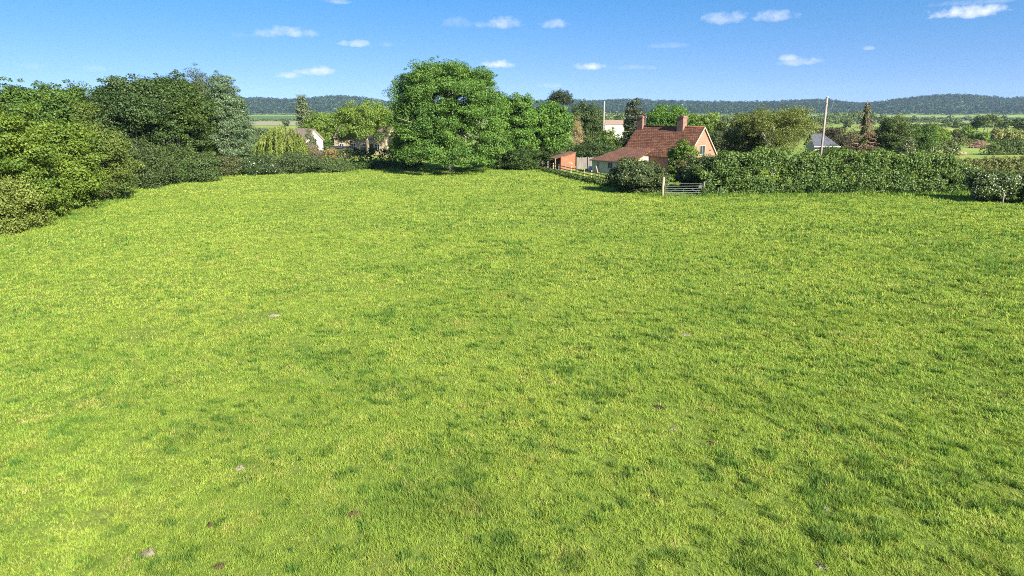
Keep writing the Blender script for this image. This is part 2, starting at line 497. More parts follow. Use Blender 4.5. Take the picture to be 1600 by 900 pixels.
def turf():
    parts = []
    # (r0, r1, blades per square metre, width, length)
    for r0, r1, dens, w, l in ((8.5, 14, 3600, .011, .095), (14, 20, 2300, .0145, .1), (20, 30, 1050, .021, .11), (30, 46, 430, .033, .125), (46, 72, 170, .053, .14), (72, 118, 62, .086, .15)):
        half = R(57)
        n = int(dens * half * (r1 * r1 - r0 * r0))
        r = np.sqrt(rng.uniform(r0 * r0, r1 * r1, n)); a = rng.uniform(-half, half, n)
        x = r * np.sin(a); y = r * np.cos(a)
        k = (x < 62) & (x > -52) & (np.abs(x) < .76 * y + 7.5)
        x, y, r = x[k], y[k], r[k]; n = len(x)
        # patchiness of the sward: thin places, tufts, rough edge along the boundary
        thin = fbm(x / 1.7, y / 1.7, 21, 3)
        sc_ = max(1.0, (r0 + r1) / 60)                                 # clump size that still shows at this distance
        c1 = vnoise(x / (.12 * sc_), y / (.12 * sc_), 31); c2 = vnoise(x / (.42 * sc_), y / (.42 * sc_), 33)
        clump = np.clip(.75 * c1 + .35 * c2 - .05, 0, 1)
        keep = rng.random(n) < np.clip(.42 + 1.25 * clump - .2 * (thin < .34), .3, 1)
        for bx, by, br_ in BARE:
            q = (x - bx) ** 2 + ((y - by) * .8) ** 2 < (br_ * (.7 + .6 * vnoise(x * 4, y * 4, 77))) ** 2
            keep &= ~(q & (rng.random(n) < (.72 if br_ < .35 else .6)))
        x, y, r, thin, clump, c2 = x[keep], y[keep], r[keep], thin[keep], clump[keep], c2[keep]; n = len(x)
        side = np.clip((x / np.maximum(y, 1) + .35) / .8, 0, 1)          # hoof-trodden and tuftier towards the right
        t1 = fbm(x / .55, y / .55, 41, 2); t2 = fbm(x / 2.6, y / 2.6, 47, 3)
        tuft = smooth((t1 + .45 * (t2 - .5) - (.81 - .09 * side)) / .1)
        tuft = np.maximum(tuft, .3 * smooth((t2 - .6) / .15))
        t3 = fbm(x / .28, y / .28, 43, 2); tuft = np.maximum(tuft, 1.0 * smooth((t3 + .35 * (t2 - .5) - (.735 - .035 * side)) / .06))
        wide_ = fbm(x / (.5 * sc_), y / (.42 * sc_), 49, 2); tuft = np.maximum(tuft, .75 * smooth((wide_ - (.762 - .035 * side)) / .05))
        for bx, by, tr, ts in TUFTS:
            d2 = ((x - bx) / tr) ** 2 + ((y - by) / (tr * .8)) ** 2
            tuft = np.maximum(tuft, ts * .85 * np.clip(1.25 - d2, 0, 1) * smooth((vnoise(x / .25, y / .25, 5) + .15) / .6))
        edge = seg_dist(x, y, OUT)
        rough = np.clip(1 - edge / 2.0, 0, 1) * (.4 + .9 * vnoise(x / .8, y / .8, 91))
        ln = .8 * l * rng.uniform(.55, 1.25, n) * (1 + .75 * tuft + 2.6 * rough) * (.5 + (.75 + .55 * side) * clump ** 1.2 * 1.2)
        wd = 1.12 * w * rng.uniform(.7, 1.3, n) * (1 + .15 * tuft)
        az = rng.uniform(0, 2 * math.pi, n); lean = rng.uniform(.45, 1.42, n) * (1 - .35 * tuft)
        # combed lean over patches
        comb = vnoise(x / .6, y / .6, 71) * 2 * math.pi * 2
        az = np.where(rng.random(n) < .25, comb + rng.normal(0, .6, n), az)
        dx, dy = np.cos(az), np.sin(az)
        fx, fy = -dy, dx
        tw = rng.uniform(-.8, .8, n)
        fx2 = fx * np.cos(tw) + dx * np.sin(tw); fy2 = fy * np.cos(tw) + dy * np.sin(tw)
        z = terrain(x, y) - .015 + .05 * clump * rng.random(n)
        bx0 = np.stack([x - fx2 * wd / 2, y - fy2 * wd / 2, z], -1); bx1 = np.stack([x + fx2 * wd / 2, y + fy2 * wd / 2, z], -1)
        tp = np.stack([x + dx * ln * np.sin(lean), y + dy * ln * np.sin(lean), z + ln * np.cos(lean) * .9 + .01], -1)
        Vv = np.stack([bx0, bx1, tp], 1).reshape(-1, 3)
        tint = np.clip(rng.random(n) * .62 + .45 * vnoise(x / .33, y / .33, 13) + .25 * (c2 - .5) - .03 + .06 * (thin < .36), 0, 1)
        dk = np.clip(tuft * rng.uniform(.2, 1.1, n) + .45 * rough + .25 * rng.random(n) * (vnoise(x / .24, y / .24, 19) > .6), 0, 1)
        parts.append((Vv, tint, dk))
    V = np.concatenate([p[0] for p in parts]); n = len(V) // 3
    o = np_mesh('grass', V, np.arange(n * 3).reshape(-1, 3), GRASS, attrs={'tint': np.concatenate([p[1] for p in parts]), 'tuft': np.concatenate([p[2] for p in parts])})
    tag(o, 'short tufted yellow green pasture grass with darker clumps', 'grass', kind='stuff')
    print('blades', n)


turf()

# dirt, dung and pale lumps in the pasture
SOIL = {'pale': simple_mat('dried_earth', (.1, .085, .06), (.22, .19, .14), 9, .95, .02),
        'dark': simple_mat('dark_earth', (.026, .019, .008), (.075, .052, .02), 12, .95, .02),
        'mixed': simple_mat('broken_earth', (.04, .03, .02), (.2, .17, .125), 7, .95, .02)}
for i, (px, py, a, b, h, key, lab) in enumerate(DIRT_SPOTS):
    Y = ground_y(py); X = px_x(px, Y)
    n, k = 44, 13
    a *= .8; b *= .8; h *= .8
    P = [(0, 0, h)]; Fc = []
    for j in range(1, k + 1):
        for q in range(n):
            an = q / n * 2 * math.pi; rr = j / k
            wob = .85 + .75 * (vnoise(math.cos(an) * 1.6 + i * 9, math.sin(an) * 1.6 + 3.1 * i, 5) - .5) + .6 * (vnoise(math.cos(an) * 5 + i * 9, math.sin(an) * 5 + i, 6) - .5)
            lump = h * .8 * (1 - rr ** 3) * (1.5 * float(vnoise(math.cos(an) * rr * 3 + i * 5, math.sin(an) * rr * 3, 9)) + 1.1 * float(vnoise(math.cos(an) * rr * 9 + i * 5, math.sin(an) * rr * 9, 10)) - .55)
            P.append((math.cos(an) * a / 2 * rr * wob, math.sin(an) * b / 2 * rr * wob * 1.6, lump - .02 * (j == k)))
    for q in range(n): Fc.append((0, 1 + q, 1 + (q + 1) % n, 1 + (q + 1) % n))
    m = MB(); m.v = P
    for q in range(n): m.f.append((0, 1 + q, 1 + (q + 1) % n))
    for j in range(k - 1):
        for q in range(n):
            o0 = 1 + j * n; o1 = o0 + n
            m.f.append((o0 + q, o1 + q, o1 + (q + 1) % n, o0 + (q + 1) % n))
    nm, ct = ('stone', 'stone') if 'stone' in lab else (('dung_pat', 'dung') if 'dung' in lab else ('earth_clod', 'earth clod'))
    o = m.build(nm, SOIL[key])
    o.location = (X, Y, float(terrain(X, Y)) + .005); o.rotation_euler.z = (-.55 if px > 900 else .35) + .2 * math.sin(i)
    tag(o, lab, ct, 'bare clods and pats in the pasture')


# ------------------------------------------------------------------ foliage builders
def unit(n, g):
    v = g.normal(size=(n, 3)); return v / (np.linalg.norm(v, axis=1)[:, None] + 1e-9)


def leaves_mesh(name, P, Nn, L, W, mat, parent, tint, g, along=None):
    n = len(P)
    if along is None:
        rv = unit(n, g); t = np.cross(Nn, rv); t /= np.linalg.norm(t, axis=1)[:, None] + 1e-9
    else:
        t = along
    b = np.cross(Nn, t); b /= np.linalg.norm(b, axis=1)[:, None] + 1e-9
    L = np.broadcast_to(np.asarray(L, float), (n,))[:, None]; W = np.broadcast_to(np.asarray(W, float), (n,))[:, None]
    fold = Nn * W * .22
    V = np.stack([P - t * L / 2, P - b * W / 2 + fold, P + t * L / 2 - fold * .6, P + b * W / 2 + fold], 1).reshape(-1, 3)
    return np_mesh(name, V, np.arange(n * 4).reshape(-1, 4), mat, parent, attrs={'tint': tint, 'odd': g.random(n)})


def crown_points(lobes, ncl, nlf, cr, g, shell=.5, up=.45, rnd=.75, zmin=.15, low=False):
    """clumps of leaves through the lobes (cx, cy, cz, rx, ry, rz): points, normals, tints, clump centres"""
    lobes = np.array(lobes, float)
    area = (lobes[:, 3] * lobes[:, 4] * lobes[:, 5]) ** (2 / 3)
    which = g.choice(len(lobes), ncl, p=area / area.sum())
    d = unit(ncl, g)
    if not low: d[:, 2] = np.where(d[:, 2] < -.5, -d[:, 2] * .6, d[:, 2])
    rad = g.uniform(shell ** 2, 1.0, ncl) ** .5 * g.uniform(.8, 1.05, ncl)
    spr = g.random(ncl) < .14; rad = np.where(spr, g.uniform(1.0, 1.1, ncl), rad)
    C = lobes[which, :3] + d * rad[:, None] * lobes[which, 3:]
    C[:, 2] = np.where(C[:, 2] < .1, .1 + g.random(ncl) * .8, C[:, 2])
    R_ = cr * np.where(spr, g.uniform(.22, .45, ncl), .5 + 1.0 * g.random(ncl) ** 1.4)
    wt = R_ ** 2; cl = g.choice(ncl, nlf, p=wt / wt.sum())
    dd = unit(nlf, g)
    rr = g.random(nlf) ** .4
    off = dd * rr[:, None] * R_[cl][:, None]; off[:, 2] *= .62
    P = C[cl] + off
    ctr = lobes[which, :3][cl]
    o = (P - ctr) / lobes[which, 3:][cl]; o /= np.linalg.norm(o, axis=1)[:, None] + 1e-9
    Nn = .5 * dd + .35 * o + (rnd + .15) * unit(nlf, g); Nn[:, 2] += up
    Nn /= np.linalg.norm(Nn, axis=1)[:, None] + 1e-9
    ct = g.random(ncl)
    tint = np.clip(.55 * ct[cl] + .45 * g.random(nlf), 0, 1)
    k = P[:, 2] > zmin
    return P[k], Nn[k], tint[k], C


def limbs_to(base, trunk_h, r0, targets, g, n_main=5, spread=.5):
    """trunk that forks into tapered limbs reaching for some of the clump centres"""
    out = []
    top = np.array([base[0] + g.normal(0, .15), base[1] + g.normal(0, .15), base[2] + trunk_h])
    mid = (np.array(base) + top) / 2 + np.array([g.normal(0, .1), g.normal(0, .1), 0]) * trunk_h * .3
    out.append(([np.array(base) - (0, 0, .15), np.array(base) + (0, 0, .25), mid, top], [r0 * 1.35, r0 * 1.05, r0 * .9, r0 * .72], 9))
    if len(targets) == 0: return out
    idx = g.choice(len(targets), min(len(targets), n_main * 4), replace=False)
    mains = idx[:n_main]
    ends = []
    for i in mains:
        e = targets[i] * np.array([.8, .8, .92]) + top * np.array([.2, .2, .08])
        if e[2] < top[2]: e[2] = top[2] + abs(g.normal(0, .5)) + .3
        m1 = top + (e - top) * .35 + np.array([0, 0, np.linalg.norm(e - top) * .1]) + g.normal(0, .12, 3)
        m2 = top + (e - top) * .7 + g.normal(0, .18, 3)
        out.append(([top - (0, 0, .1), m1, m2, e], [r0 * .6, r0 * .42, r0 * .26, r0 * .08], 6))
        ends += [m1, m2]
    for i in idx[n_main:]:
        e = targets[i]
        s = ends[int(g.integers(len(ends)))]
        m = (s + e) / 2 + g.normal(0, .2, 3)
        out.append(([s, m, e], [r0 * .24, r0 * .15, r0 * .04], 5))
    return out


SEED = [100]
YG = ((.062, .115, .01), (.15, .205, .02))          # yellow green maple
FRESH = ((.045, .12, .010), (.115, .215, .02))
MID = ((.04, .09, .011), (.09, .15, .02))
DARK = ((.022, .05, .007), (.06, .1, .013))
OLIVE = ((.075, .105, .018), (.16, .19, .035))
SILVER = ((.055, .1, .035), (.14, .2, .09))
LIGHT = ((.08, .145, .018), (.17, .24, .033))
FAR = ((.05, .085, .022), (.11, .15, .035))


def lobed(X0, z0, z1, rx, ry, kind, g):
    """crown lobes in local coordinates, z0 to z1 above the foot"""
    h = z1 - z0; zc = (z0 + z1) / 2
    if kind == 'dome':
        L = [(0, 0, zc + h * .05, rx * .86, ry * .86, h * .4)]
        for sx in (-1, 1): L.append((sx * rx * .36, g.normal(0, .2) * ry, zc + h * g.uniform(.1, .16), rx * .5, ry * .55, h * .29))
        for i in range(5):
            a = i / 5 * 6.283 + g.random() * .8
            L.append((math.cos(a) * rx * .52, math.sin(a) * ry * .52, z0 + h * (.3 if i % 2 else .55), rx * .52, ry * .52, h * .32))
        return L
    if kind == 'bush':
        L = []
        for i in range(6):
            a = i / 6 * 6.283 + g.random() * .8
            L.append((math.cos(a) * rx * .5, math.sin(a) * ry * .5, z0 + h * g.uniform(.22, .48), rx * .55, ry * .55, h * g.uniform(.34, .5)))
        L.append((g.normal(0, .1) * rx, 0, z0 + h * .5, rx * .6, ry * .6, h * .5))
        return L
    if kind == 'tall':
        return [(0, 0, zc, rx * .8, ry * .8, h * .5), (rx * .15, 0, z0 + h * .35, rx * .95, ry * .95, h * .34), (-rx * .1, 0, z0 + h * .72, rx * .62, ry * .62, h * .28), (rx * .3, 0, z0 + h * .55, rx * .6, ry * .6, h * .25)]
    if kind == 'pine':
        return [(0, 0, z0 + h * .8, rx, ry, h * .2), (-rx * .4, 0, z0 + h * .55, rx * .6, ry * .6, h * .14), (rx * .5, 0, z0 + h * .4, rx * .5, ry * .5, h * .13)]
    return [(0, 0, zc, rx, ry, h / 2)]


def tree(name, label, px, Y, top, wpx, cols, kind='dome', z0=.12, leaf=.26, n=None, ncl=None, cr=None, cat='tree', group=None, extra=None,
         trunk_r=None, bark=None, depth=1.0, shell=.5, show_trunk=True, mains=5, bottom=None, gloss=.06, lobes=None, stems=1, up=.45, aspect=.72, trans=.3, holes=()):
    SEED[0] += 1
    g = np.random.default_rng(SEED[0])
    h = z_at(top, Y) * 1.02
    X = px_x(px, Y, h * .5); rx = size(wpx, Y) / 2; ry = rx * depth
    tz = float(terrain(X, Y)); h -= tz
    zb = h * z0 if bottom is None else bottom
    t = thing(name, label, cat, (X, Y, tz), 0, group)
    L = lobes(h, rx) if lobes else lobed(0, zb, h, rx, ry, kind, g)
    area = 4 * math.pi * ((rx * ry + rx * (h - zb) / 2 * 2) / 3)
    if Y < 160: leaf *= .74; n = n and n * 1.7
    n = int(n * (1.7 if Y < 160 else 1.2)) if n else int(min(70000, max(500, area * 4.5 / (leaf * leaf * aspect * .5))))
    cr = cr or max(.35, min(1.15, rx * .24))
    ncl = ncl or int(max(30, min(900, area / (cr * cr) * 1.15)))
    P, Nn, tint, C = crown_points(L, ncl, n, cr, g, shell=shell, zmin=.05, up=up, low=(kind == 'bush' or z0 < .06))
    for hx, hz_, hr in holes:
        q = ((P[:, 0] - hx) ** 2 + (P[:, 2] - hz_) ** 2 < hr * hr * (.5 + vnoise(P[:, 0] * 1.5, P[:, 2] * 1.5, 3)) ** 2) & (P[:, 1] < ry * .25) & (g.random(len(P)) < .9)
        P, Nn, tint = P[~q], Nn[~q], tint[~q]
    lf = leaf * g.uniform(.5, 1.4, len(P))
    leaves_mesh('crown' if cat == 'tree' else 'foliage', P, Nn, lf, lf * aspect, leaf_mat(*cols, extra, gloss, trans), t, tint, g)
    r0 = trunk_r or max(.05, h * (.022 if cat == 'tree' and kind != 'bush' else .012))
    for s in range(stems):
        bx = 0 if stems == 1 else g.normal(0, rx * .12)
        by = 0 if stems == 1 else g.normal(0, rx * .25)
        segs = limbs_to((bx, by, 0), max(.3, zb + (h - zb) * .22), r0, C, g, n_main=mains)
        V, Fc = tubes(segs)
        np_mesh('trunk' if cat == 'tree' else 'stem', V, Fc, bark or BARK, t, smoothed=True)
    return t


def hedge(name, label, pts, tops, thick, cols, leaf=.2, dens=34, cat='hedge', extra=None, rough=.3, cr=.45, group=None, gloss=.06, bottom=0.0):
    """pts: ground polyline (x, y); tops: height at each point"""
    SEED[0] += 1
    g = np.random.default_rng(SEED[0])
    pts = np.array(pts, float); tops = np.array(tops, float)
    sl = np.hypot(*(pts[1:] - pts[:-1]).T); cum = np.concatenate([[0], np.cumsum(sl)]); Ltot = cum[-1]
    ctr = pts[len(pts) // 2]
    t = thing(name, label, cat, (ctr[0], ctr[1], 0), 0, group)
    ncl = int(Ltot * (tops.mean() + thick * .5) / (cr * cr) * 2.2)
    s = g.uniform(0, Ltot, ncl)
    cx = np.interp(s, cum, pts[:, 0]); cy = np.interp(s, cum, pts[:, 1]); ht = np.interp(s, cum, tops)
    ht = ht * (1 + rough * (fbm(s / 1.6, s * 0 + SEED[0], 3, 3) - .5))
    ex = np.interp(s + .1, cum, pts[:, 0]) - np.interp(s - .1, cum, pts[:, 0]); ey = np.interp(s + .1, cum, pts[:, 1]) - np.interp(s - .1, cum, pts[:, 1])
    el = np.hypot(ex, ey) + 1e-6; nxv = -ey / el; nyv = ex / el
    # clumps on the outline of the section: two sides and the top
    u = g.random(ncl); zf = np.where(u < .62, g.random(ncl) ** .9, np.where(u > .85, g.random(ncl), 1.0))
    lat = np.where(u < .62, np.where(g.random(ncl) < .68, -1, 1) * (1 - .35 * zf ** 3), g.uniform(-.75, .75, ncl))
    bul = .7 + .6 * vnoise(s / 1.3, zf * 3, SEED[0])
    C = np.stack([cx + nxv * -lat * -1 * thick / 2 * bul, cy + nyv * lat * thick / 2 * bul, bottom + .2 + (ht - .35 - bottom) * zf], -1)
    Rr = cr * g.uniform(.5, 1.35, ncl)
    n = int(2.4 * dens * Ltot * (tops.mean() * 1.6 + thick) / (leaf / .2) ** 2)
    cl = g.choice(ncl, n, p=Rr ** 2 / (Rr ** 2).sum())
    dd = unit(n, g); off = dd * (g.random(n) ** .4)[:, None] * Rr[cl][:, None]; off[:, 2] *= .85
    P = C[cl] + off
    outw = np.stack([nxv[cl] * lat[cl], nyv[cl] * lat[cl], .3 + .7 * (zf[cl] > .9)], -1)
    Nn = .5 * dd + .4 * outw + .75 * unit(n, g); Nn /= np.linalg.norm(Nn, axis=1)[:, None]
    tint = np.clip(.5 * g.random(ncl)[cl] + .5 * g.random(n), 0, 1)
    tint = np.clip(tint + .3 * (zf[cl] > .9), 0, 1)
    tz = terrain(P[:, 0], P[:, 1])
    P = P - np.array([ctr[0], ctr[1], 0]); P[:, 2] += tz
    k = P[:, 2] > .03
    lf = leaf * g.uniform(.65, 1.35, n)[k]
    leaves_mesh('foliage', P[k], Nn[k], lf, lf * .75, leaf_mat(*cols, extra, gloss), t, tint[k], g)
    for i in range(min(9, int(Ltot)) if leaf < .5 else 0):
        j = int(g.integers(ncl)); b = np.array([cx[j] - ctr[0], cy[j] - ctr[1], -.1]); e = C[j] - np.array([ctr[0], ctr[1], 0])
        V, Fc = tube([b, (b + e) / 2 + g.normal(0, .1, 3), e], [.06, .045, .015], 5)
        np_mesh('stem', V, Fc, BARK, t, smoothed=True)
    return t


def px_line(lst):      # [(px, Y), ...] -> ground points
    return [(px_x(p, Y), Y) for p, Y in lst]


# ------------------------------------------------------------------ left tree belt
G_BELT = 'trees and shrubs of the belt along the left edge'
tree('field_maple', 'sunlit yellow green maple, frontmost full crown at the left edge', 12, 49, 168, 150, YG, 'bush', .02, leaf=.2, group=G_BELT, stems=3, n=26000)
tree('field_maple', 'taller yellow green maple just behind the frontmost one', 82, 56, 152, 130, YG, 'bush', .03, leaf=.2, group=G_BELT, stems=3, n=26000)
tree('ash_tree', 'dark green tree top showing above the yellow green maples at far left', 30, 72, 123, 110, MID, 'dome', .15, leaf=.26, group=G_BELT, n=16000)
tree('ash_tree', 'ragged dark tree between the far left maples and the tall dark ash', 100, 78, 118, 105, MID, 'dome', .15, leaf=.26, group=G_BELT, n=16000)
tree('hazel_bush', 'mid green arching hazel below the tall dark ash', 150, 63, 168, 112, ((.06, .1, .016), (.13, .165, .026)), 'bush', .02, leaf=.2, cat='bush', group=G_BELT, stems=4, n=20000)
tree('ash_tree', 'tall dark rounded ash, highest crown of the left belt', 205, 80, 106, 135, DARK, 'dome', .1, leaf=.26, group=G_BELT, n=30000, bark=PALE_BARK, gloss=.09)
tree('ash_tree', 'dark spreading ash right of the highest crown in the left belt', 272, 84, 109, 115, ((.028, .06, .009), (.075, .115, .016)), 'dome', .08, leaf=.26, group=G_BELT, n=28000, bark=PALE_BARK)
tree('willow_tree', 'grey green willow with loose top behind the silvery one', 318, 97, 110, 85, ((.05, .075, .03), (.11, .14, .065)), 'tall', .08, leaf=.24, group=G_BELT, n=20000, aspect=.5)
tree('willow_tree', 'silvery willow with pale sunlit right side, rightmost of the left belt', 354, 92, 116, 76, SILVER, 'tall', .02, leaf=.24, group=G_BELT, n=26000, aspect=.5, gloss=.1)
tree('hawthorn_bush', 'dark hawthorn bush with dead twigs under the tall dark ash', 222, 75, 214, 100, ((.035, .06, .014), (.08, .11, .025)), 'bush', .02, leaf=.2, cat='bush', group=G_BELT, stems=4, n=14000, mains=8)
tree('elder_bush', 'dull green elder bush at the foot of the spreading ash', 292, 82, 224, 92, ((.04, .075, .018), (.09, .13, .03)), 'bush', .02, leaf=.2, cat='bush', group=G_BELT, stems=3, n=12000)
tree('maple_bush', 'low yellowish bush with bare twigs overhanging the left edge of the pasture', -12, 45, 262, 130, ((.09, .13, .02), (.2, .23, .04)), 'bush', .02, leaf=.16, cat='bush', group=G_BELT, stems=5, n=18000, mains=10, bark=DEADWOOD)
tree('blackthorn_bush', 'olive thorn bush with tangled brown twigs in front of the taller maple', 72, 56, 225, 95, ((.06, .085, .018), (.15, .16, .035)), 'bush', .02, leaf=.17, cat='bush', group=G_BELT, stems=5, n=16000, mains=10, bark=DEADWOOD)
tree('hazel_bush', 'small shaded hazel bush above a dark hollow at the belt foot', 118, 64, 238, 90, MID, 'bush', .02, leaf=.18, cat='bush', group=G_BELT, stems=4, n=11000)
tree('bramble_bush', 'low bramble mound with pinkish dead stems under the silvery willow', 342, 90, 238, 80, ((.04, .065, .018), (.1, .12, .035)), 'bush', .0, leaf=.18, cat='bush', group=G_BELT, extra=((.25, .15, .11), .08), stems=3, n=9000)
tree('elder_bush', 'dark elder filling the gap between the spreading ash and the silvery willow', 322, 92, 196, 62, MID, 'bush', .0, leaf=.22, cat='bush', group=G_BELT, n=9000)
tree('bramble_bush', 'small weedy bush at the left foot of the silvery willow', 262, 80, 250, 60, MID, 'bush', .0, leaf=.17, cat='bush', group=G_BELT, n=6000)

# ------------------------------------------------------------------ far left side: brambles, cottages, garden trees
tree('hawthorn_bush', 'dark thorn bush with a spray of white blossom near the weeping willow', 405, 92, 240, 75, DARK, 'bush', .0, leaf=.18, cat='bush', n=10000, gloss=.1, extra=((.7, .7, .62), .035))
tree('bramble_bush', 'large dark bramble mound right of the blossoming thorn', 468, 94, 236, 90, ((.035, .065, .014), (.085, .12, .026)), 'bush', .0, leaf=.18, cat='bush', n=11000, gloss=.1)
tree('bramble_bush', 'lower bramble mound ending the thicket before the shaded hedge', 520, 96, 245, 66, ((.04, .075, .015), (.095, .135, .026)), 'bush', .0, leaf=.18, cat='bush', n=8000, gloss=.09)
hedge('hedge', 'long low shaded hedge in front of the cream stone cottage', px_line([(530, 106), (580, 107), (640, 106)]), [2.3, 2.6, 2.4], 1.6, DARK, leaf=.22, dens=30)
hedge('bramble_hedge', 'low dark bramble strip along the pasture edge below the shaded hedge', px_line([(548, 99), (600, 100.5), (660, 100)]), [.9, 1.2, 1.0], 1.6, DARK, leaf=.2, dens=36)


def weeping(label, px, Y, top, wpx, cols):
    SEED[0] += 1; g = np.random.default_rng(SEED[0])
    h = z_at(top, Y); X = px_x(px, Y, 4); rx = size(wpx, Y) / 2
    t = thing('weeping_willow', label, 'tree', (X, Y, 0))
    ns = 300; a = g.uniform(0, 6.283, ns); q = g.random(ns) ** .5
    # strands fall from arching limbs; two shoulders give the uneven top
    sx = np.cos(a) * rx * q; sy = np.sin(a) * rx * q
    crest = h * (1 - .3 * q ** 2) * (1 - .16 * (sx < -rx * .3)) - h * .45 * np.maximum(vnoise(np.cos(a) * 2.2 + 5, np.sin(a) * 2.2 + q * 1.5, 9) - .4, 0) - g.random(ns) ** 2 * 1.0
    foot = np.maximum(.7, 1.2 + g.normal(0, .6, ns) + 1.0 * (1 - q))
    m = 42
    tt = np.linspace(0, 1, m)[None, :]
    Px = sx[:, None] * (1 + .22 * np.sin(tt * 1.6)) + g.normal(0, .07, (ns, m)); Py = sy[:, None] * (1 + .22 * np.sin(tt * 1.6)) + g.normal(0, .07, (ns, m))
    Pz = crest[:, None] + (foot - crest)[:, None] * tt ** 1.2
    P = np.stack([Px, Py, Pz], -1).reshape(-1, 3); n = len(P)
    Nn = unit(n, g); Nn[:, 2] *= .4; Nn += np.stack([Px, Py, Px * 0], -1).reshape(-1, 3) / rx * .5; Nn /= np.linalg.norm(Nn, axis=1)[:, None]
    al = np.tile([0, 0, -1.], (n, 1)) + g.normal(0, .28, (n, 3)); al -= Nn * (al * Nn).sum(1)[:, None]; al /= np.linalg.norm(al, axis=1)[:, None]
    tint = np.clip(np.repeat(g.random(ns), m) * .6 + g.random(n) * .4, 0, 1)
    leaves_mesh('crown', P, Nn, .34 * g.uniform(.6, 1.3, n), .13, leaf_mat(*cols), t, tint, g, al)
    C = np.stack([sx, sy, crest], -1)
    V, Fc = tubes(limbs_to((0, 0, 0), h * .45, .25, C, g, 7)); np_mesh('trunk', V, Fc, BARK, t, smoothed=True)


weeping('yellow green weeping willow with hanging curtains left of the white gabled cottage', 437, 113, 188, 74, ((.095, .145, .02), (.2, .235, .045)))
tree('poplar_tree', 'tall slim pale green poplar standing against the left wooded hill', 474, 168, 146, 31, ((.075, .105, .045), (.15, .18, .085)), 'tall', .1, leaf=.34, n=5000, shell=.35)
tree('garden_tree', 'bushy light green tree between the poplar and the umbrella shaped tree', 518, 150, 172, 66, LIGHT, 'dome', .1, leaf=.3, n=11000)
tree('garden_tree', 'small light green tree behind the thatched roof right of the poplar', 492, 158, 178, 34, LIGHT, 'dome', .1, leaf=.3, n=5000)
tree('walnut_tree', 'umbrella shaped fresh green tree with bare trunk before the cream stone cottage', 572, 126, 153, 102, ((.085, .145, .018), (.18, .25, .033)), 'dome', .22, leaf=.26, n=17000, trunk_r=.3, shell=.3, cr=.9)
tree('garden_tree', 'thin olive green tree crown over the roof of the cream stone cottage', 600, 134, 174, 60, ((.085, .14, .02), (.18, .24, .036)), 'dome', .3, leaf=.24, n=3600, shell=.3, aspect=.45)
tree('garden_tree', 'small light green tree before the left part of the cream stone cottage', 546, 133, 192, 44, LIGHT, 'dome', .2, leaf=.24, n=3000)
tree('garden_shrub', 'brownish conifer shrub beside the white gable', 482, 120, 222, 50, ((.11, .1, .05), (.2, .17, .1)), 'bush', .0, leaf=.2, cat='shrub', n=4000)
tree('garden_shrub', 'grey green shrub growing up the white gable wall', 485, 131, 200, 22, ((.08, .1, .04), (.16, .18, .08)), 'tall', .0, leaf=.2, cat='shrub', n=1700)
tree('garden_shrub', 'green garden shrub right of the white gable behind the lawn', 508, 142, 212, 26, MID, 'bush', .0, leaf=.24, cat='shrub', n=2500)
tree('garden_tree', 'dull green tree filling the gap behind the willow and the silvery crown', 402, 130, 196, 46, ((.06, .1, .04), (.12, .16, .07)), 'dome', .05, leaf=.28, n=6000)
tree('far_tree', 'blue green tree peeping between the stone cottage and the great tree', 618, 190, 186, 36, ((.05, .085, .04), (.09, .13, .06)), 'dome', .05, leaf=.36, n=4000)


def gable_house(name, label, corner, n_dir, L, W, eave, ridge, wall_m, roof_m, cat='cottage', over=.25, roof_t=.16):
    """rectangular house: u along n_dir (ridge direction), v to its left; origin at the near front corner"""
    ang = math.atan2(n_dir[1], n_dir[0])
    t = thing(name, label, cat, (corner[0], corner[1], 0), ang)
    m = MB()
    m.poly([(0, 0, 0), (L, 0, 0), (L, 0, eave), (0, 0, eave)]); m.poly([(L, W, 0), (0, W, 0), (0, W, eave), (L, W, eave)])
    m.poly([(L, 0, 0), (L, W, 0), (L, W, eave), (L, W / 2, ridge), (L, 0, eave)]); m.poly([(0, W, 0), (0, 0, 0), (0, 0, eave), (0, W / 2, ridge), (0, W, eave)])
    m.build('wall', wall_m, t)
    sl = (ridge - eave) / (W / 2); ov = over
    r = MB()
    r.slab([(-ov * .6, -ov, eave - sl * ov + roof_t), (L + ov * .6, -ov, eave - sl * ov + roof_t), (L + ov * .6, W / 2, ridge + roof_t), (-ov * .6, W / 2, ridge + roof_t)], roof_t * .9)
    r.slab([(-ov * .6, W + ov, eave - sl * ov + roof_t), (L + ov * .6, W + ov, eave - sl * ov + roof_t), (L + ov * .6, W / 2 + .002, ridge + roof_t), (-ov * .6, W / 2 + .002, ridge + roof_t)], roof_t * .9)
    ro = r.build('roof', roof_m, t)
    return t, ro


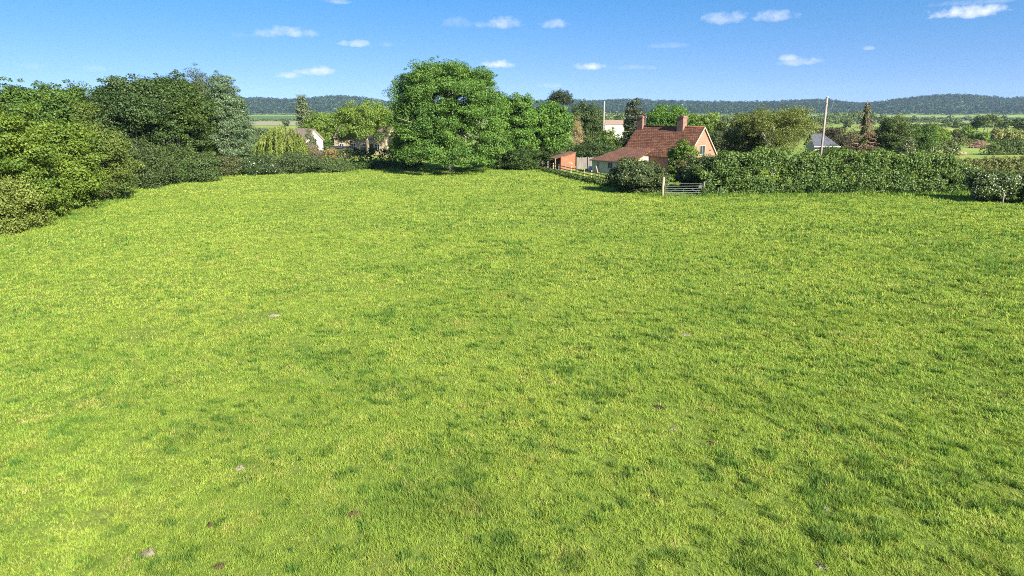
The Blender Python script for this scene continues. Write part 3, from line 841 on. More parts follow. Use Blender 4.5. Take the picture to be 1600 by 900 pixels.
def window(t, origin, du, w, h, normal, frame_m, bars=(1, 1), name='window'):
    """a framed window: origin bottom-left on the wall, du along the wall, normal outward (local)"""
    o = Vector(origin); d = Vector(du).normalized(); n = Vector(normal).normalized(); zv = Vector((0, 0, 1)); f = .07
    fr = MB()
    def bx(a0, a1, b0, b1, p0, p1):
        q = [o + d * a + zv * b + n * p for (a, b, p) in ((a0, b0, p0), (a1, b0, p0), (a1, b0, p1), (a0, b0, p1), (a0, b1, p0), (a1, b1, p0), (a1, b1, p1), (a0, b1, p1))]
        fr.hexa(q)
    bx(0, f, 0, h, -.02, .05); bx(w - f, w, 0, h, -.02, .05); bx(f, w - f, 0, f, -.02, .05); bx(f, w - f, h - f, h, -.02, .05)
    for i in range(bars[0]):
        c = w * (i + 1) / (bars[0] + 1); bx(c - .025, c + .025, f, h - f, -.015, .04)
    for i in range(bars[1]):
        c = h * (i + 1) / (bars[1] + 1); bx(f, w - f, c - .02, c + .02, -.015, .035)
    wf = fr.build(name, frame_m, t)
    g = MB(); g.poly([o + d * a + zv * b + n * .012 for a, b in ((f, f), (w - f, f), (w - f, h - f), (f, h - f))]); g.build('pane', DARK_GLASS, wf)
    s = MB()
    q = [o + d * a + zv * b + n * p for (a, b, p) in ((-.06, -.09, -.02), (w + .06, -.09, -.02), (w + .06, -.09, .12), (-.06, -.09, .12), (-.06, -.002, -.02), (w + .06, -.002, -.02), (w + .06, -.002, .12), (-.06, -.002, .12))]
    s.hexa(q); s.build('sill', frame_m, wf)
    return wf


def chimney(parent, x, y, z0, z1, wx, wy, mat, pots=1):
    m = MB(); m.box(x - wx / 2, x + wx / 2, y - wy / 2, y + wy / 2, z0, z1 - .22)
    m.box(x - wx / 2 - .07, x + wx / 2 + .07, y - wy / 2 - .07, y + wy / 2 + .07, z1 - .22, z1 - .1)
    m.box(x - wx / 2 - .02, x + wx / 2 + .02, y - wy / 2 - .02, y + wy / 2 + .02, z1 - .1, z1)
    c = m.build('chimney', mat, parent)
    for i in range(pots):
        p = MB(); xx = x + (i - (pots - 1) / 2) * .4
        p.tube([(xx, y, z1 - .02), (xx, y, z1 + .16), (xx, y, z1 + .2)], [.13, .11, .13], 10); p.build('chimney_pot', TILES_ORANGE, c)
    return c


# white gabled cottage far left
Yc = 138.0
nd = Vector((.72, -.69)); gd = Vector((.69, .72))
Wc, Lc = 3.7, 8.5
apex = Vector((px_x(490, Yc, 5), Yc))
crn = apex - gd * Wc / 2 - nd * Lc
t, ro = gable_house('thatched_cottage', 'white gabled cottage with dark brown thatched roof behind the weeping willow', crn, nd, Lc, Wc, 2.9, 4.75, RENDER_WHITE, THATCH, over=.35, roof_t=.3)
window(t, (Lc, 1.45, 2.3), (0, 1, 0), .8, .9, (1, 0, 0), WHITE_PAINT)
window(t, (1.5, 0, 1.1), (1, 0, 0), 1.1, 1.1, (0, -1, 0), WHITE_PAINT)
window(t, (5.2, 0, 1.1), (1, 0, 0), 1.1, 1.1, (0, -1, 0), WHITE_PAINT)
# cream stone cottage
Yc = 140.0
nd = Vector((.93, -.37)); gd = Vector((.37, .93))
Wc, Lc = 5.2, 12.2
apex = Vector((px_x(613, Yc, 5), Yc))
crn = apex - gd * Wc / 2 - nd * Lc
t, ro = gable_house('stone_cottage', 'long cream stone cottage with brown roof behind the umbrella shaped tree', crn, nd, Lc, Wc, 3.1, 5.6, STONE_CREAM, THATCH, over=.25, roof_t=.22)
chimney(ro, .8, Wc / 2, 5.3, 6.5, .8, .8, STONE_CREAM)
for i, u in enumerate((1.2, 4.0, 6.8, 9.6)): window(t, (u, 0, .95), (1, 0, 0), 1.15, 1.15, (0, -1, 0), WHITE_PAINT)
dm = MB(); dm.box(8.3, 9.2, -.05, .02, 0, 2.0); dm.build('door', simple_mat('dark_door', (.05, .035, .03), (.08, .055, .045)), t)
window(t, (Lc, 1.9, 2.7), (0, 1, 0), .9, .9, (1, 0, 0), WHITE_PAINT)
tree('ivy', 'dark green creeper climbing the gable end of the cream stone cottage', 617, 137.5, 204, 16, MID, 'tall', .0, leaf=.2, cat='creeper', n=2600, depth=.5)
tree('garden_shrub', 'yellow green shrub at the left end of the cream stone cottage', 516, 118, 228, 26, ((.14, .12, .04), (.28, .22, .09)), 'bush', .0, leaf=.2, cat='shrub', n=2500)
# low garage wall beside it
gw = thing('outbuilding', 'low stone outbuilding with dark flat roof left of the cream stone cottage', 'outbuilding', (px_x(513, 126), 126, 0), -.35)
m = MB(); m.box(0, 3.4, 0, 2.4, 0, 1.9); m.build('wall', STONE_CREAM, gw)
m = MB(); m.box(-.2, 3.6, -.25, 2.6, 1.902, 2.1); m.build('roof', DARK_SLATE, gw)
m = MB(); m.box(1.9, 2.8, -.04, .01, .02, 1.75); m.build('door', simple_mat('brown_door', (.08, .05, .03), (.12, .08, .05)), gw)

# ------------------------------------------------------------------ great tree and its neighbours
G_CT = 'tall trees in the middle of the far boundary'


def great(h, rx):
    u = rx / 88.0
    def l(px, py, wx, wy, dy=0, d=1.0):
        return ((px - 702) * u, dy, h - (py - 88) * u * 1.0, wx * u, wx * u * d, wy * u)
    return [l(697, 149, 78, 54), l(640, 195, 30, 34, -2), l(690, 185, 70, 40, -1), l(660, 138, 46, 38, -1), l(736, 140, 44, 38, 1), l(697, 128, 50, 34, 1), l(648, 165, 34, 32, -1), l(752, 170, 34, 40), l(665, 215, 48, 42, -2.5), l(725, 200, 66, 52, -2), l(770, 222, 36, 36, -1.5), l(700, 238, 78, 24, -3.2), l(640, 232, 26, 28, -1.5)]


tree('great_tree', 'tallest broad green tree in the middle, domed and leafy to the ground', 702, 96, 88, 176, ((.036, .098, .008), (.105, .192, .017)), leaf=.25, n=88000, ncl=1250, cr=1.0, holes=((-1.2, 9.6, .9), (1.9, 9.4, .9), (4.4, 6.6, .8)), lobes=great, trunk_r=.55, bark=PALE_BARK, mains=9, shell=.62, group=G_CT, bottom=1.2, gloss=.08)
tree('lime_tree', 'green tree half merged with the right side of the great tree', 806, 101, 137, 72, FRESH, 'dome', .05, leaf=.27, n=20000, group=G_CT, gloss=.08, depth=.9)
tree('lime_tree', 'rounded green tree above the brick shed', 857, 104, 152, 72, FRESH, 'dome', .05, leaf=.27, n=20000, group=G_CT, gloss=.08, depth=.9)
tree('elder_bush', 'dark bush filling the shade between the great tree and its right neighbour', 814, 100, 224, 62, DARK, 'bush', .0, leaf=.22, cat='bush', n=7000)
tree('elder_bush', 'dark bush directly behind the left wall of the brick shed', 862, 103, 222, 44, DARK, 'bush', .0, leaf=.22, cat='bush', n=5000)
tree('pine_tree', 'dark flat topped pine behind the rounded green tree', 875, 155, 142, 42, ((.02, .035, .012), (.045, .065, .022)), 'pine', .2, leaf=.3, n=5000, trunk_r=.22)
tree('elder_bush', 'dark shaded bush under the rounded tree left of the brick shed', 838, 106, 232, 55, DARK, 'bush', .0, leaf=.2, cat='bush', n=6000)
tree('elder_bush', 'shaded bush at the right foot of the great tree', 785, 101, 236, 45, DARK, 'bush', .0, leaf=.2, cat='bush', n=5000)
tree('garden_tree', 'dark green tree left of the near utility pole', 918, 128, 154, 58, ((.035, .065, .016), (.08, .115, .026)), 'dome', .05, leaf=.28, n=13000)
tree('dead_shrub', 'blond leafless shrub above the brick shed', 901, 112, 178, 26, ((.26, .2, .09), (.4, .32, .16)), 'tall', .1, leaf=.18, cat='shrub', n=2200, shell=.2, bark=PALE_BARK, aspect=.3)
tree('elder_bush', 'mid green bush below the blond shrub behind the brick shed', 888, 108, 215, 42, ((.04, .08, .02), (.09, .135, .03)), 'bush', .0, leaf=.22, cat='bush', n=5000)
tree('laurel_bush', 'rounded dark laurel behind the board fence and lean-to', 934, 106, 217, 72, DARK, 'bush', .0, leaf=.22, cat='bush', n=11000, gloss=.1)
tree('garden_shrub', 'straggly light green shrubs right of the near utility pole', 960, 116, 200, 56, LIGHT, 'bush', .0, leaf=.22, cat='shrub', n=8000)
tree('garden_shrub', 'dense light shrub hiding the foot of the far white house', 948, 122, 204, 36, LIGHT, 'bush', .0, leaf=.22, cat='shrub', n=5000)
tree('holly_tree', 'dark columnar evergreen behind the left chimney', 990, 108, 154, 40, ((.02, .036, .012), (.06, .075, .026)), 'tall', .05, leaf=.24, n=9000, gloss=.1, extra=((.14, .14, .06), .12))
tree('garden_tree', 'bright rounded green tree behind the cottage ridge', 1041, 128, 156, 70, FRESH, 'dome', .05, leaf=.3, n=12000)
tree('garden_tree', 'lighter yellow green tree behind the right chimney', 1100, 130, 171, 58, LIGHT, 'dome', .05, leaf=.3, n=9000)
tree('garden_tree', 'dark tree low beyond the brick gable', 1140, 110, 180, 62, ((.04, .06, .016), (.085, .105, .028)), 'bush', .02, leaf=.26, n=9000)

# ------------------------------------------------------------------ brick cottage
Yg = 88.0
nd = Vector((.643, -.766)); gd = Vector((.766, .643))
Wc, Lc = 6.0, 10.6
EV, RG = 2.55, 6.0
apex = Vector((px_x(1100, Yg, 6), Yg))
crn = apex - gd * Wc / 2 - nd * Lc
cot, roof = gable_house('brick_cottage', 'old brick cottage with dark red tiled roof and two chimneys', crn, nd, Lc, Wc, EV, RG, BRICK, TILES, over=.22, roof_t=.14)
# ridge tiles and pale verge at the gable
m = MB(); m.tube([(-.1, Wc / 2, RG + .13), (Lc + .1, Wc / 2, RG + .13)], [.13, .13], 8); m.build('ridge_tiles', TILES, roof, True)
vg = MB()
for s in (0, 1):
    y0 = -.2 if s == 0 else Wc + .2
    sl = (RG - EV) / (Wc / 2)
    vg.bar((Lc + .17, y0, EV - sl * .2 + .1), (Lc + .17, Wc / 2, RG + .1), .06, .12)
vg.build('verge', simple_mat('pale_mortar', (.3, .24, .18), (.4, .33, .26)), roof)
chimney(roof, .55, Wc / 2, RG - .5, RG + 1.45, .95, .75, BRICK_DARK, 1)
c2 = chimney(roof, 7.3, Wc / 2 - .1, RG - .6, RG + 1.5, .95, .85, BRICK_DARK, 2)
fl = MB(); fl.tube([(1.25, Wc / 2, RG - .2), (1.25, Wc / 2, RG + 1.6)], [.07, .07], 8); fl.build('flue_pipe', GALV, roof)
wn = window(cot, (Lc, 2.35, 2.75), (0, 1, 0), 1.15, 1.15, (1, 0, 0), simple_mat('green_grey_frame', (.2, .22, .17), (.27, .3, .24)), (1, 0))
window(cot, (8.4, 0, .9), (1, 0, 0), 1.0, 1.1, (0, -1, 0), WHITE_PAINT)
# cream lean-to with low tiled roof at the front left
lt = MB()
u0, u1, v0 = -2.6, 4.6, -3.2
lt.hexa([(u0, v0, 0), (u1, v0, 0), (u1, -.003, 0), (u0, -.003, 0), (u0, v0, 1.72), (u1, v0, 1.72), (u1, -.003, 2.4), (u0, -.003, 2.4)])
lean = lt.build('lean_to', RENDER_CREAM, cot)
lr = MB()
lr.slab([(u0 - .25, v0 - .3, 1.74), (u1 + .2, v0 - .3, 1.74), (u1 + .2, .62, 3.36), (-.35, .62, 3.36)], .1)
lr.slab([(u0 - .25, v0 - .3, 1.738), (-.352, .62, 3.358), (-.352, 3.2, 2.6), (u0 - .25, 3.2, 1.738)], .1)
lr.build('lean_to_roof', TILES_LEAN, lean)
gq = MB(); gq.tube([(u0 - .2, v0 - .36, 1.68), (u1 + .2, v0 - .36, 1.68)], [.05, .05], 8); gq.build('gutter', WIRE_MAT, lean)
dk = MB(); dk.box(u0, -.01, -.01, 3.0, 0, 1.75); dk.build('lean_to_end', RENDER_CREAM, lean)
window(lean, (u0 + 1.0, v0, .55), (1, 0, 0), .32, 1.05, (0, -1, 0), GREY_PAINT, (0, 0))
window(lean, (u0 + 2.9, v0, .75), (1, 0, 0), .85, .8, (0, -1, 0), GREY_PAINT, (1, 0))
pk = MB(); a = Vector(crn) + nd * (u0 + 1.9) + gd * (v0 - .75); b = Vector(crn) + nd * (u0 + 1.5) + gd * (v0 - .02)
pk.bar((a.x, a.y, 0), (b.x - .5, b.y + .1, 1.0), .14, .05)
tag(pk.build('plank', DEADWOOD), 'brown plank leaning against the cream lean-to wall', 'plank')

# brick shed
Ys = 97.0
sd = thing('brick_shed', 'small limewashed orange brick shed with sloping top left of the cottage', 'shed', (px_x(876, Ys), Ys, 0), R(14))
m = MB()
Wd, Dp = 2.15, 2.6
m.poly([(0, 0, 0), (Wd, 0, 0), (Wd, 0, 2.5), (0, 0, 1.9)]); m.poly([(Wd, 0, 0), (Wd, Dp, 0), (Wd, Dp, 2.5), (Wd, 0, 2.5)])
m.poly([(Wd, Dp, 0), (0, Dp, 0), (0, Dp, 1.9), (Wd, Dp, 2.5)]); m.poly([(0, Dp, 0), (0, 0, 0), (0, 0, 1.9), (0, Dp, 1.9)])
m.build('wall', BRICK_SHED, sd)
m = MB(); m.slab([(-.9, -.12, 1.74), (Wd + .06, -.12, 2.58), (Wd + .06, Dp + .1, 2.58), (-.9, Dp + .1, 1.74)], .07); m.build('roof', TILES_ORANGE, sd)
for yy in (-.02, Dp - .1):
    m = MB(); m.bar((-.82, yy, 0), (-.82, yy, 1.66), .1); m.build('porch_post', DEADWOOD, sd)
m = MB(); m.box(-.05, .003, .6, 1.5, .02, 1.7); m.build('door', simple_mat('old_door', (.06, .045, .035), (.1, .075, .055)), sd)

# board fence between shed and lean-to
Yb = 99.0
x0, x1 = px_x(901, Yb), px_x(927, Yb)
bf = thing('board_fence', 'grey upright board fence between the brick shed and the cottage', 'fence', (x0, Yb, 0))
m = MB(); w = (x1 - x0); nb = 15
for i in range(nb):
    if i == 9: continue
    m.box(i * w / nb, (i + .93) * w / nb, 0, .025, .05, 1.75 + .05 * math.sin(i * 2.7))
m.build('boards', simple_mat('grey_boards', (.12, .11, .095), (.2, .185, .16), 4, .9, 0, stretch=(1, 1, .2)), bf)
for i in (0, 9, 15):
    m = MB(); m.box(i * w / nb - .05, i * w / nb + .05, .03, .13, 0, 1.85); m.build('post', FENCE_WOOD, bf)
m = MB(); m.tube([(0, 0, 0), (0, 0, .05), (0, 0, .62), (0, 0, .7)], [.26, .29, .26, .2], 14)
sk = m.build('white_drum', WHITE_PAINT, None, True); sk.location = (px_x(922, 96.5), 96.5, 0)
tag(sk, 'small white drum standing before the grey board fence', 'drum')

# ------------------------------------------------------------------ post and rail fence
pa = Vector((px_x(826, 106.5), 106.5)); pb = Vector((px_x(962, 74.5), 74.5))
nf = 15
fe = thing('post_and_rail_fence', 'weathered wooden post and rail fence running from the great tree to the dark bush', 'fence', (pa.x, pa.y, 0))
d = (pb - pa); yaw = math.atan2(d.y, d.x); fe.rotation_euler.z = yaw; Lf = d.length
for i in range(nf):
    x = Lf * i / (nf - 1); m = MB(); hh = 1.22 + .06 * math.sin(i * 1.9)
    m.hexa([(x - .06, -.06, -.1), (x + .06, -.06, -.1), (x + .06, .06, -.1), (x - .06, .06, -.1), (x - .055, -.055, hh), (x + .055, -.055, hh), (x + .055, .055, hh + .03), (x - .055, .055, hh + .03)])
    m.build('post', (FENCE_WOOD, POLE_WOOD, POST_WOOD)[(i * 7) % 3], fe)
for zz in (.38, .72, 1.06):
    for i in range(nf - 1):
        m = MB(); a = Lf * i / (nf - 1) + .01; b = Lf * (i + 1) / (nf - 1) - .01
        m.bar((a, -.085, zz + .02 * math.sin(i * 2.1 + zz)), (b, -.085, zz + .02 * math.sin(i * 2.1 + 2.1 + zz)), .035, .09); m.build('rail', FENCE_WOOD, fe)
hedge('weeds', 'dark nettles and weeds along the foot of the post and rail fence', [(pa.x - .4, pa.y - .6), ((pa.x + pb.x) / 2 - .5, (pa.y + pb.y) / 2 - .6), (pb.x - .3, pb.y - .7)], [.35, .45, .7], .7, ((.035, .07, .014), (.085, .13, .024)), leaf=.16, dens=40, cat='weeds', rough=1.4, cr=.28)

# ------------------------------------------------------------------ bush, gate and long hedge
tree('laurel_bush', 'large dark glossy bush left of the field gate, lit along its right shoulder', 998, 69.5, 240, 86, ((.028, .052, .012), (.075, .105, .022)), 'bush', .0, leaf=.19, cat='bush', n=24000, gloss=.1, stems=3, extra=((.16, .18, .03), .1))
tree('elder_bush', 'bright green elder growing against the front corner of the cottage', 1066, 80, 216, 50, ((.06, .12, .014), (.13, .2, .024)), 'bush', .1, leaf=.2, cat='bush', n=9000, stems=2)
tree('shrub', 'loose brownish shrub behind the field gate', 1072, 74, 238, 40, ((.07, .085, .025), (.16, .15, .05)), 'bush', .12, leaf=.16, cat='shrub', n=5000, shell=.3, stems=3)

gx0 = px_x(1037.5, 65.8); gx1 = px_x(1097, 66.2)
gt = thing('field_gate', 'galvanised tubular field gate beside the dark bush', 'gate', (gx0, 65.8, 0), math.atan2(.4, gx1 - gx0))
gl = math.hypot(gx1 - gx0, .4)
m = MB()
zs = (.18, .34, .52, .72, .95, 1.2)
fr = [(.05, 0, zs[0]), (.05, 0, zs[-1]), (gl - .1, 0, zs[-1]), (gl - .1, 0, zs[0])]
for a, b in zip(fr, fr[1:] + fr[:1]): m.bar(a, b, .035)
m.build('gate_frame', GALV, gt)
for z in zs[1:-1]:
    m = MB(); m.tube([(.075, 0, z), (gl - .125, 0, z)], [.013, .013], 8); m.build('rail', GALV, gt)
m = MB(); m.bar((gl / 2, .03, zs[0]), (gl / 2, .03, .72), .035); m.bar((.2, .03, .22), (gl * .33, .03, .72), .03); m.bar((gl - .25, .03, .22), (gl * .7, .03, .72), .03); m.build('brace', GALV, gt)
m = MB(); m.box(gl - .1, gl + .02, -.05, .05, .9, .97); m.box(gl - .42, gl - .12, -.035, -.01, .72, 1.02); m.build('latch', WIRE_MAT, gt)


def post(name, label, px, Y, h, r, mat, lean=0.0, cat='post'):
    m = MB(); m.tube([(0, 0, -.1), (0, 0, h * .5), (lean, 0, h - .03), (lean, 0, h)], [r, r, r * .97, r * .8], 10)
    o = m.build(name, mat, None, True); o.location = (px_x(px, Y), Y, 0)
    return tag(o, label, cat)


post('gate_post', 'tall pale wooden gate post at the hinge end of the field gate', 1035, 65.4, 1.85, .12, POST_WOOD, .04)
post('gate_post', 'grey gate post half hidden in the long hedge at the latch end', 1099, 66.4, 1.35, .1, FENCE_WOOD)
post('marker_post', 'thin whitish post in front of the blossoming bush at the right edge', 1566, 59.3, 1.05, .055, POLE_WOOD)

tree('hedge_shrub', 'tall dark shrub forming the left end of the long hedge', 1108, 70, 232, 72, ((.03, .06, .012), (.08, .12, .022)), 'bush', .0, leaf=.19, cat='bush', n=15000, gloss=.1, stems=3)
hp = [(1088, 67.6), (1130, 68.0), (1200, 68.2), (1260, 68.3), (1300, 68.4), (1345, 68.6), (1400, 69), (1450, 69.3), (1490, 69.6), (1512, 69.8)]
ht = [2.4, 4.1, 4.2, 3.85, 3.8, 3.95, 3.75, 3.5, 3.0, 2.3]
hedge('hedge', 'long tall mixed hedge right of the field gate with yellow green top', px_line(hp), ht, 2.4, ((.032, .075, .01), (.1, .16, .02)), leaf=.155, dens=95, rough=.5, cr=.5, extra=((.18, .23, .03), .06), gloss=.09)
tree('hawthorn_bush', 'rounded thorn bush with white blossom at the right edge of the pasture', 1556, 62, 262, 84, ((.035, .07, .012), (.1, .15, .022)), 'dome', .0, leaf=.18, cat='bush', n=14000, gloss=.08, extra=((.62, .62, .54), .09), stems=3)
tree('hawthorn_bush', 'dark thorn bush cut by the right picture edge', 1628, 60, 262, 56, DARK, 'bush', .0, leaf=.18, cat='bush', n=8000)
hedge('hedge', 'flat cut brownish hedge beyond the blossoming thorn at the right edge', px_line([(1485, 93), (1550, 93), (1680, 92)]), [1.9, 2.0, 2.1], 2.2, ((.07, .075, .025), (.15, .16, .04)), leaf=.2, dens=42, rough=.12)

# ------------------------------------------------------------------ utility poles
p1 = thing('utility_pole', 'pale slim utility pole left of the brick cottage', 'utility pole', (px_x(943.5, 118, 7), 118, 0))
h1 = z_at(158, 118)
m = MB(); m.tube([(0, 0, -.2), (0, 0, h1 * .5), (0, 0, h1)], [.15, .13, .11], 10); m.build('pole', POLE_WOOD, p1, True)
m = MB(); m.tube([(0, -.16, h1 - .5), (0, -.16, h1 - .32)], [.05, .05], 8); m.tube([(.15, 0, h1 - 1.9), (.15, 0, h1 - 1.74)], [.05, .05], 8); m.build('insulator', WHITE_PAINT, p1)
m = MB(); m.box(-.16, .16, -.17, -.1, 2.2, 2.5); m.build('sign_plate', GREY_PAINT, p1)
a = Vector((px_x(943.5, 118, 7), 118, h1 - 1.8)); bx = Vector(crn) + nd * .55 + gd * (Wc / 2)
b = Vector((bx.x, bx.y, RG + 1.0))
m = MB(); pts = [a.lerp(b, i / 14) - Vector((0, 0, .45 * math.sin(math.pi * i / 14))) for i in range(15)]
m.tube(pts, [.016] * 15, 5); tag(m.build('cable', WIRE_MAT), 'sagging cable from the slim pole to the left chimney', 'cable')

Yp = 76.0
p2 = thing('utility_pole', 'tall wooden pole with bent bracket behind the long hedge', 'utility pole', (px_x(1287.5, Yp, 6.5), Yp, 0))
h2 = z_at(152, Yp); lx = .03
m = MB(); m.tube([(-.04, 0, -.2), (lx * .5, 0, h2 * .55), (lx, 0, h2)], [.135, .12, .105], 12); m.build('pole', POLE_WOOD, p2, True)
m = MB(); bz = h2 - 1.75
m.bar((lx * .82, -.03, bz), (lx + .62, -.05, bz + .75), .06); m.bar((lx + .62, -.05, bz + .72), (lx + .66, -.05, h2 - .25), .05); m.build('bracket', GALV, p2)
m = MB(); m.tube([(lx, 0, h2), (lx, 0, h2 + .06)], [.16, .13], 10); m.build('pole_cap', GREY_PAINT, p2)
m = MB(); m.bar((lx * .75, -.14, h2 - .6), (-2.2, 2.5, 4.0), .03); m.build('stay_wire', WIRE_MAT, p2)

# white house far behind
wh = thing('white_house', 'white walled house with brown roof far behind the slim pole', 'house', (px_x(944, 190), 190, 0), R(6))
m = MB(); m.box(0, 5.2, 0, 5, 0, 5.3); m.build('wall', RENDER_WHITE, wh)
m = MB(); m.slab([(-.3, -.3, 5.25), (5.5, -.3, 5.25), (5.5, 2.5, 6.4), (-.3, 2.5, 6.4)], .14); m.slab([(5.5, 5.3, 5.25), (-.3, 5.3, 5.25), (-.3, 2.502, 6.4), (5.5, 2.502, 6.4)], .14); m.build('roof', simple_mat('brown_tiles', (.16, .11, .08), (.24, .17, .125)), wh)
m = MB()
for x in (0, 5.2):
    m.poly([(x, 0, 5.302), (x, 5, 5.302), (x, 2.5, 6.2)])
m.build('gable', RENDER_WHITE, wh)
window(wh, (2.0, 0, 3.9), (1, 0, 0), .7, .8, (0, -1, 0), GREY_PAINT)

# grey roofed bungalow
bg = thing('bungalow', 'low bungalow with dark slate roof and white gutter behind the tall pole', 'bungalow', (px_x(1271, 112), 112, 0), R(-6))
m = MB(); m.box(0, 3.4, 0, 5, 0, 2.78); m.build('wall', RENDER_CREAM, bg)
m = MB(); m.slab([(-.3, -.3, 2.8), (3.7, -.3, 2.8), (1.7, 2.5, 4.7), (-.3, 2.5, 4.7)], .1); m.slab([(3.7, -.302, 2.8), (3.7, 5.3, 2.8), (1.702, 2.502, 4.7), (1.702, 2.502, 4.70001)], .1)
m.slab([(3.7, 5.302, 2.8), (-.3, 5.302, 2.8), (-.3, 2.503, 4.7), (1.7, 2.503, 4.7)], .1); m.build('roof', DARK_SLATE, bg)
m = MB(); m.poly([(.0, 0, 2.79), (.0, 2.5, 4.6), (.0, 5, 2.79)]); m.build('gable', RENDER_CREAM, bg)
m = MB(); m.box(-.3, 3.75, -.42, -.31, 2.64, 2.8); m.build('gutter', WHITE_PAINT, bg)
window(bg, (1.6, 0, 1.0), (1, 0, 0), 1.2, 1.1, (0, -1, 0), WHITE_PAINT)

# ------------------------------------------------------------------ right hand trees and plain
tree('elder_bush', 'dark bush in front of the slate roofed bungalow beside the tall pole', 1292, 107, 222, 60, DARK, 'bush', .0, leaf=.2, cat='bush', n=5000)
tree('willow_tree', 'spreading olive tree with pale forked trunk behind the long hedge', 1212, 90, 160, 130, OLIVE, 'dome', .15, leaf=.22, n=18000, shell=.4, bark=PALE_BARK, trunk_r=.36, mains=7, extra=((.3, .27, .1), .06), cr=.8, aspect=.5)
def fork(t, Y, path, radii):
    pts = [(px_x(px, Y, z_at(py, Y)) - t.location.x, Y - t.location.y + dy, z_at(py, Y)) for px, py, dy in path]
    V, Fc = tube(pts, radii, 8); np_mesh('limb', V, Fc, PALE_BARK, t, smoothed=True)


wt = tag(bpy.data.objects['willow_tree.002'], None, None)
fork(wt, 87.5, [(1204, 262, 1.6), (1200, 240, 1), (1199, 228, .4), (1206, 214, .2), (1212, 203, .5), (1216, 195, 1.6)], [.26, .22, .18, .15, .1, .04])
fork(wt, 87.5, [(1200, 226, .4), (1197, 216, .2), (1195, 207, .8)], [.12, .09, .04])
tree('thorn_tree', 'dark olive tree between the brick gable and the pale trunked tree', 1163, 94, 170, 74, ((.04, .06, .016), (.09, .11, .028)), 'bush', .03, leaf=.22, n=11000)
tree('thorn_tree', 'blackish thicket behind the tall pole and slate roof', 1312, 116, 190, 66, ((.025, .03, .014), (.07, .06, .03)), 'bush', .0, leaf=.24, n=8000, extra=((.2, .12, .07), .1))
tree('thorn_tree', 'dark round tree with light top right of the dead conifer', 1396, 112, 178, 64, ((.035, .06, .014), (.1, .14, .025)), 'dome', .02, leaf=.24, n=9000)
tree('thorn_tree', 'dark thicket beside the dead conifer on its right', 1372, 116, 195, 50, ((.025, .035, .014), (.06, .07, .025)), 'bush', .0, leaf=.24, n=6000)
tree('thorn_tree', 'mid green tree between the white blossoming thorn and the light green orchard tree', 1437, 122, 192, 50, MID, 'dome', .05, leaf=.24, n=6000)
tree('orchard_tree', 'light green low orchard tree with visible trunk on the right', 1460, 132, 196, 44, LIGHT, 'dome', .25, leaf=.26, n=5000)
tree('hawthorn_bush', 'small thorn covered in white blossom right of the dead conifer', 1414, 106, 212, 30, ((.05, .07, .02), (.1, .12, .03)), 'bush', .0, leaf=.18, cat='bush', n=3500, extra=((.6, .6, .5), .14))
tree('thorn_tree', 'brownish bush behind the slate roof', 1288, 125, 188, 40, ((.07, .06, .03), (.15, .13, .05)), 'bush', .0, leaf=.24, n=4000)


def dead_conifer():
    SEED[0] += 1; g = np.random.default_rng(SEED[0])
    Y = 97; h = z_at(157, Y); X = px_x(1349, Y, 5)
    t = thing('dead_conifer', 'half dead brown conifer with drooping bare branches and ivy covered stem', 'tree', (X, Y, 0))
    V, Fc = tubes([([(0, 0, -.1), (.1, 0, h * .4), (-.05, 0, h * .8), (0, 0, h)], [.26, .2, .12, .04], 8), ([(.3, 0, h * .5), (.32, 0, h * .86)], [.07, .04], 6)])
    np_mesh('trunk', V, Fc, BARK, t, smoothed=True)
    segs = []; P = []; Q = []
    for i in range(110):
        z = h * (.12 + .86 * g.random() ** 1.1); ln = (3.9 * (1 - z / h) ** 1.1 + .3) * g.uniform(.6, 1.05); a = g.uniform(0, 6.283)
        d = np.array([math.cos(a), math.sin(a), 0]); b = np.array([0, 0, z])
        m1 = b + d * ln * .5 + np.array([0, 0, -.06 * ln]); e = b + d * ln + np.array([0, 0, -.16 * ln + g.normal(0, .1)])
        segs.append(([b, m1, e], [.05, .035, .01], 5))
        nq = int(ln * 15)
        tq = g.uniform(.25, 1, nq)[:, None]
        pp = b + (m1 - b) * np.minimum(tq * 2, 1) + (e - m1) * np.maximum(tq * 2 - 1, 0)
        P.append(pp + g.normal(0, .13, (nq, 3)) + np.array([0, 0, -.12])); Q.append(np.tile(d, (nq, 1)))
    V, Fc = tubes(segs); np_mesh('branches', V, Fc, DEADWOOD, t, smoothed=True)
    P = np.concatenate(P); Q = np.concatenate(Q); n = len(P); Nn = unit(n, g)
    al = Q * .6 + np.array([0, 0, -.5]) + .5 * unit(n, g); al -= Nn * (al * Nn).sum(1)[:, None]; al /= np.linalg.norm(al, axis=1)[:, None]
    leaves_mesh('twigs', P, Nn, .38, .07, leaf_mat((.09, .06, .04), (.22, .155, .1), None, .02, .1), t, g.random(n), g, al)
    n = 3600; z = g.random(n) ** .8 * h * .9; a = g.uniform(0, 6.283, n); rr = (.55 - .3 * z / h) * g.uniform(.4, 1.1, n)
    P = np.stack([np.cos(a) * rr + .05, np.sin(a) * rr, z + .1], -1); Nn = unit(n, g) * .6 + np.stack([np.cos(a), np.sin(a), a * 0 + .3], -1); Nn /= np.linalg.norm(Nn, axis=1)[:, None]
    leaves_mesh('ivy', P, Nn, .2, .16, leaf_mat((.03, .06, .012), (.11, .14, .03)), t, g.random(n), g)


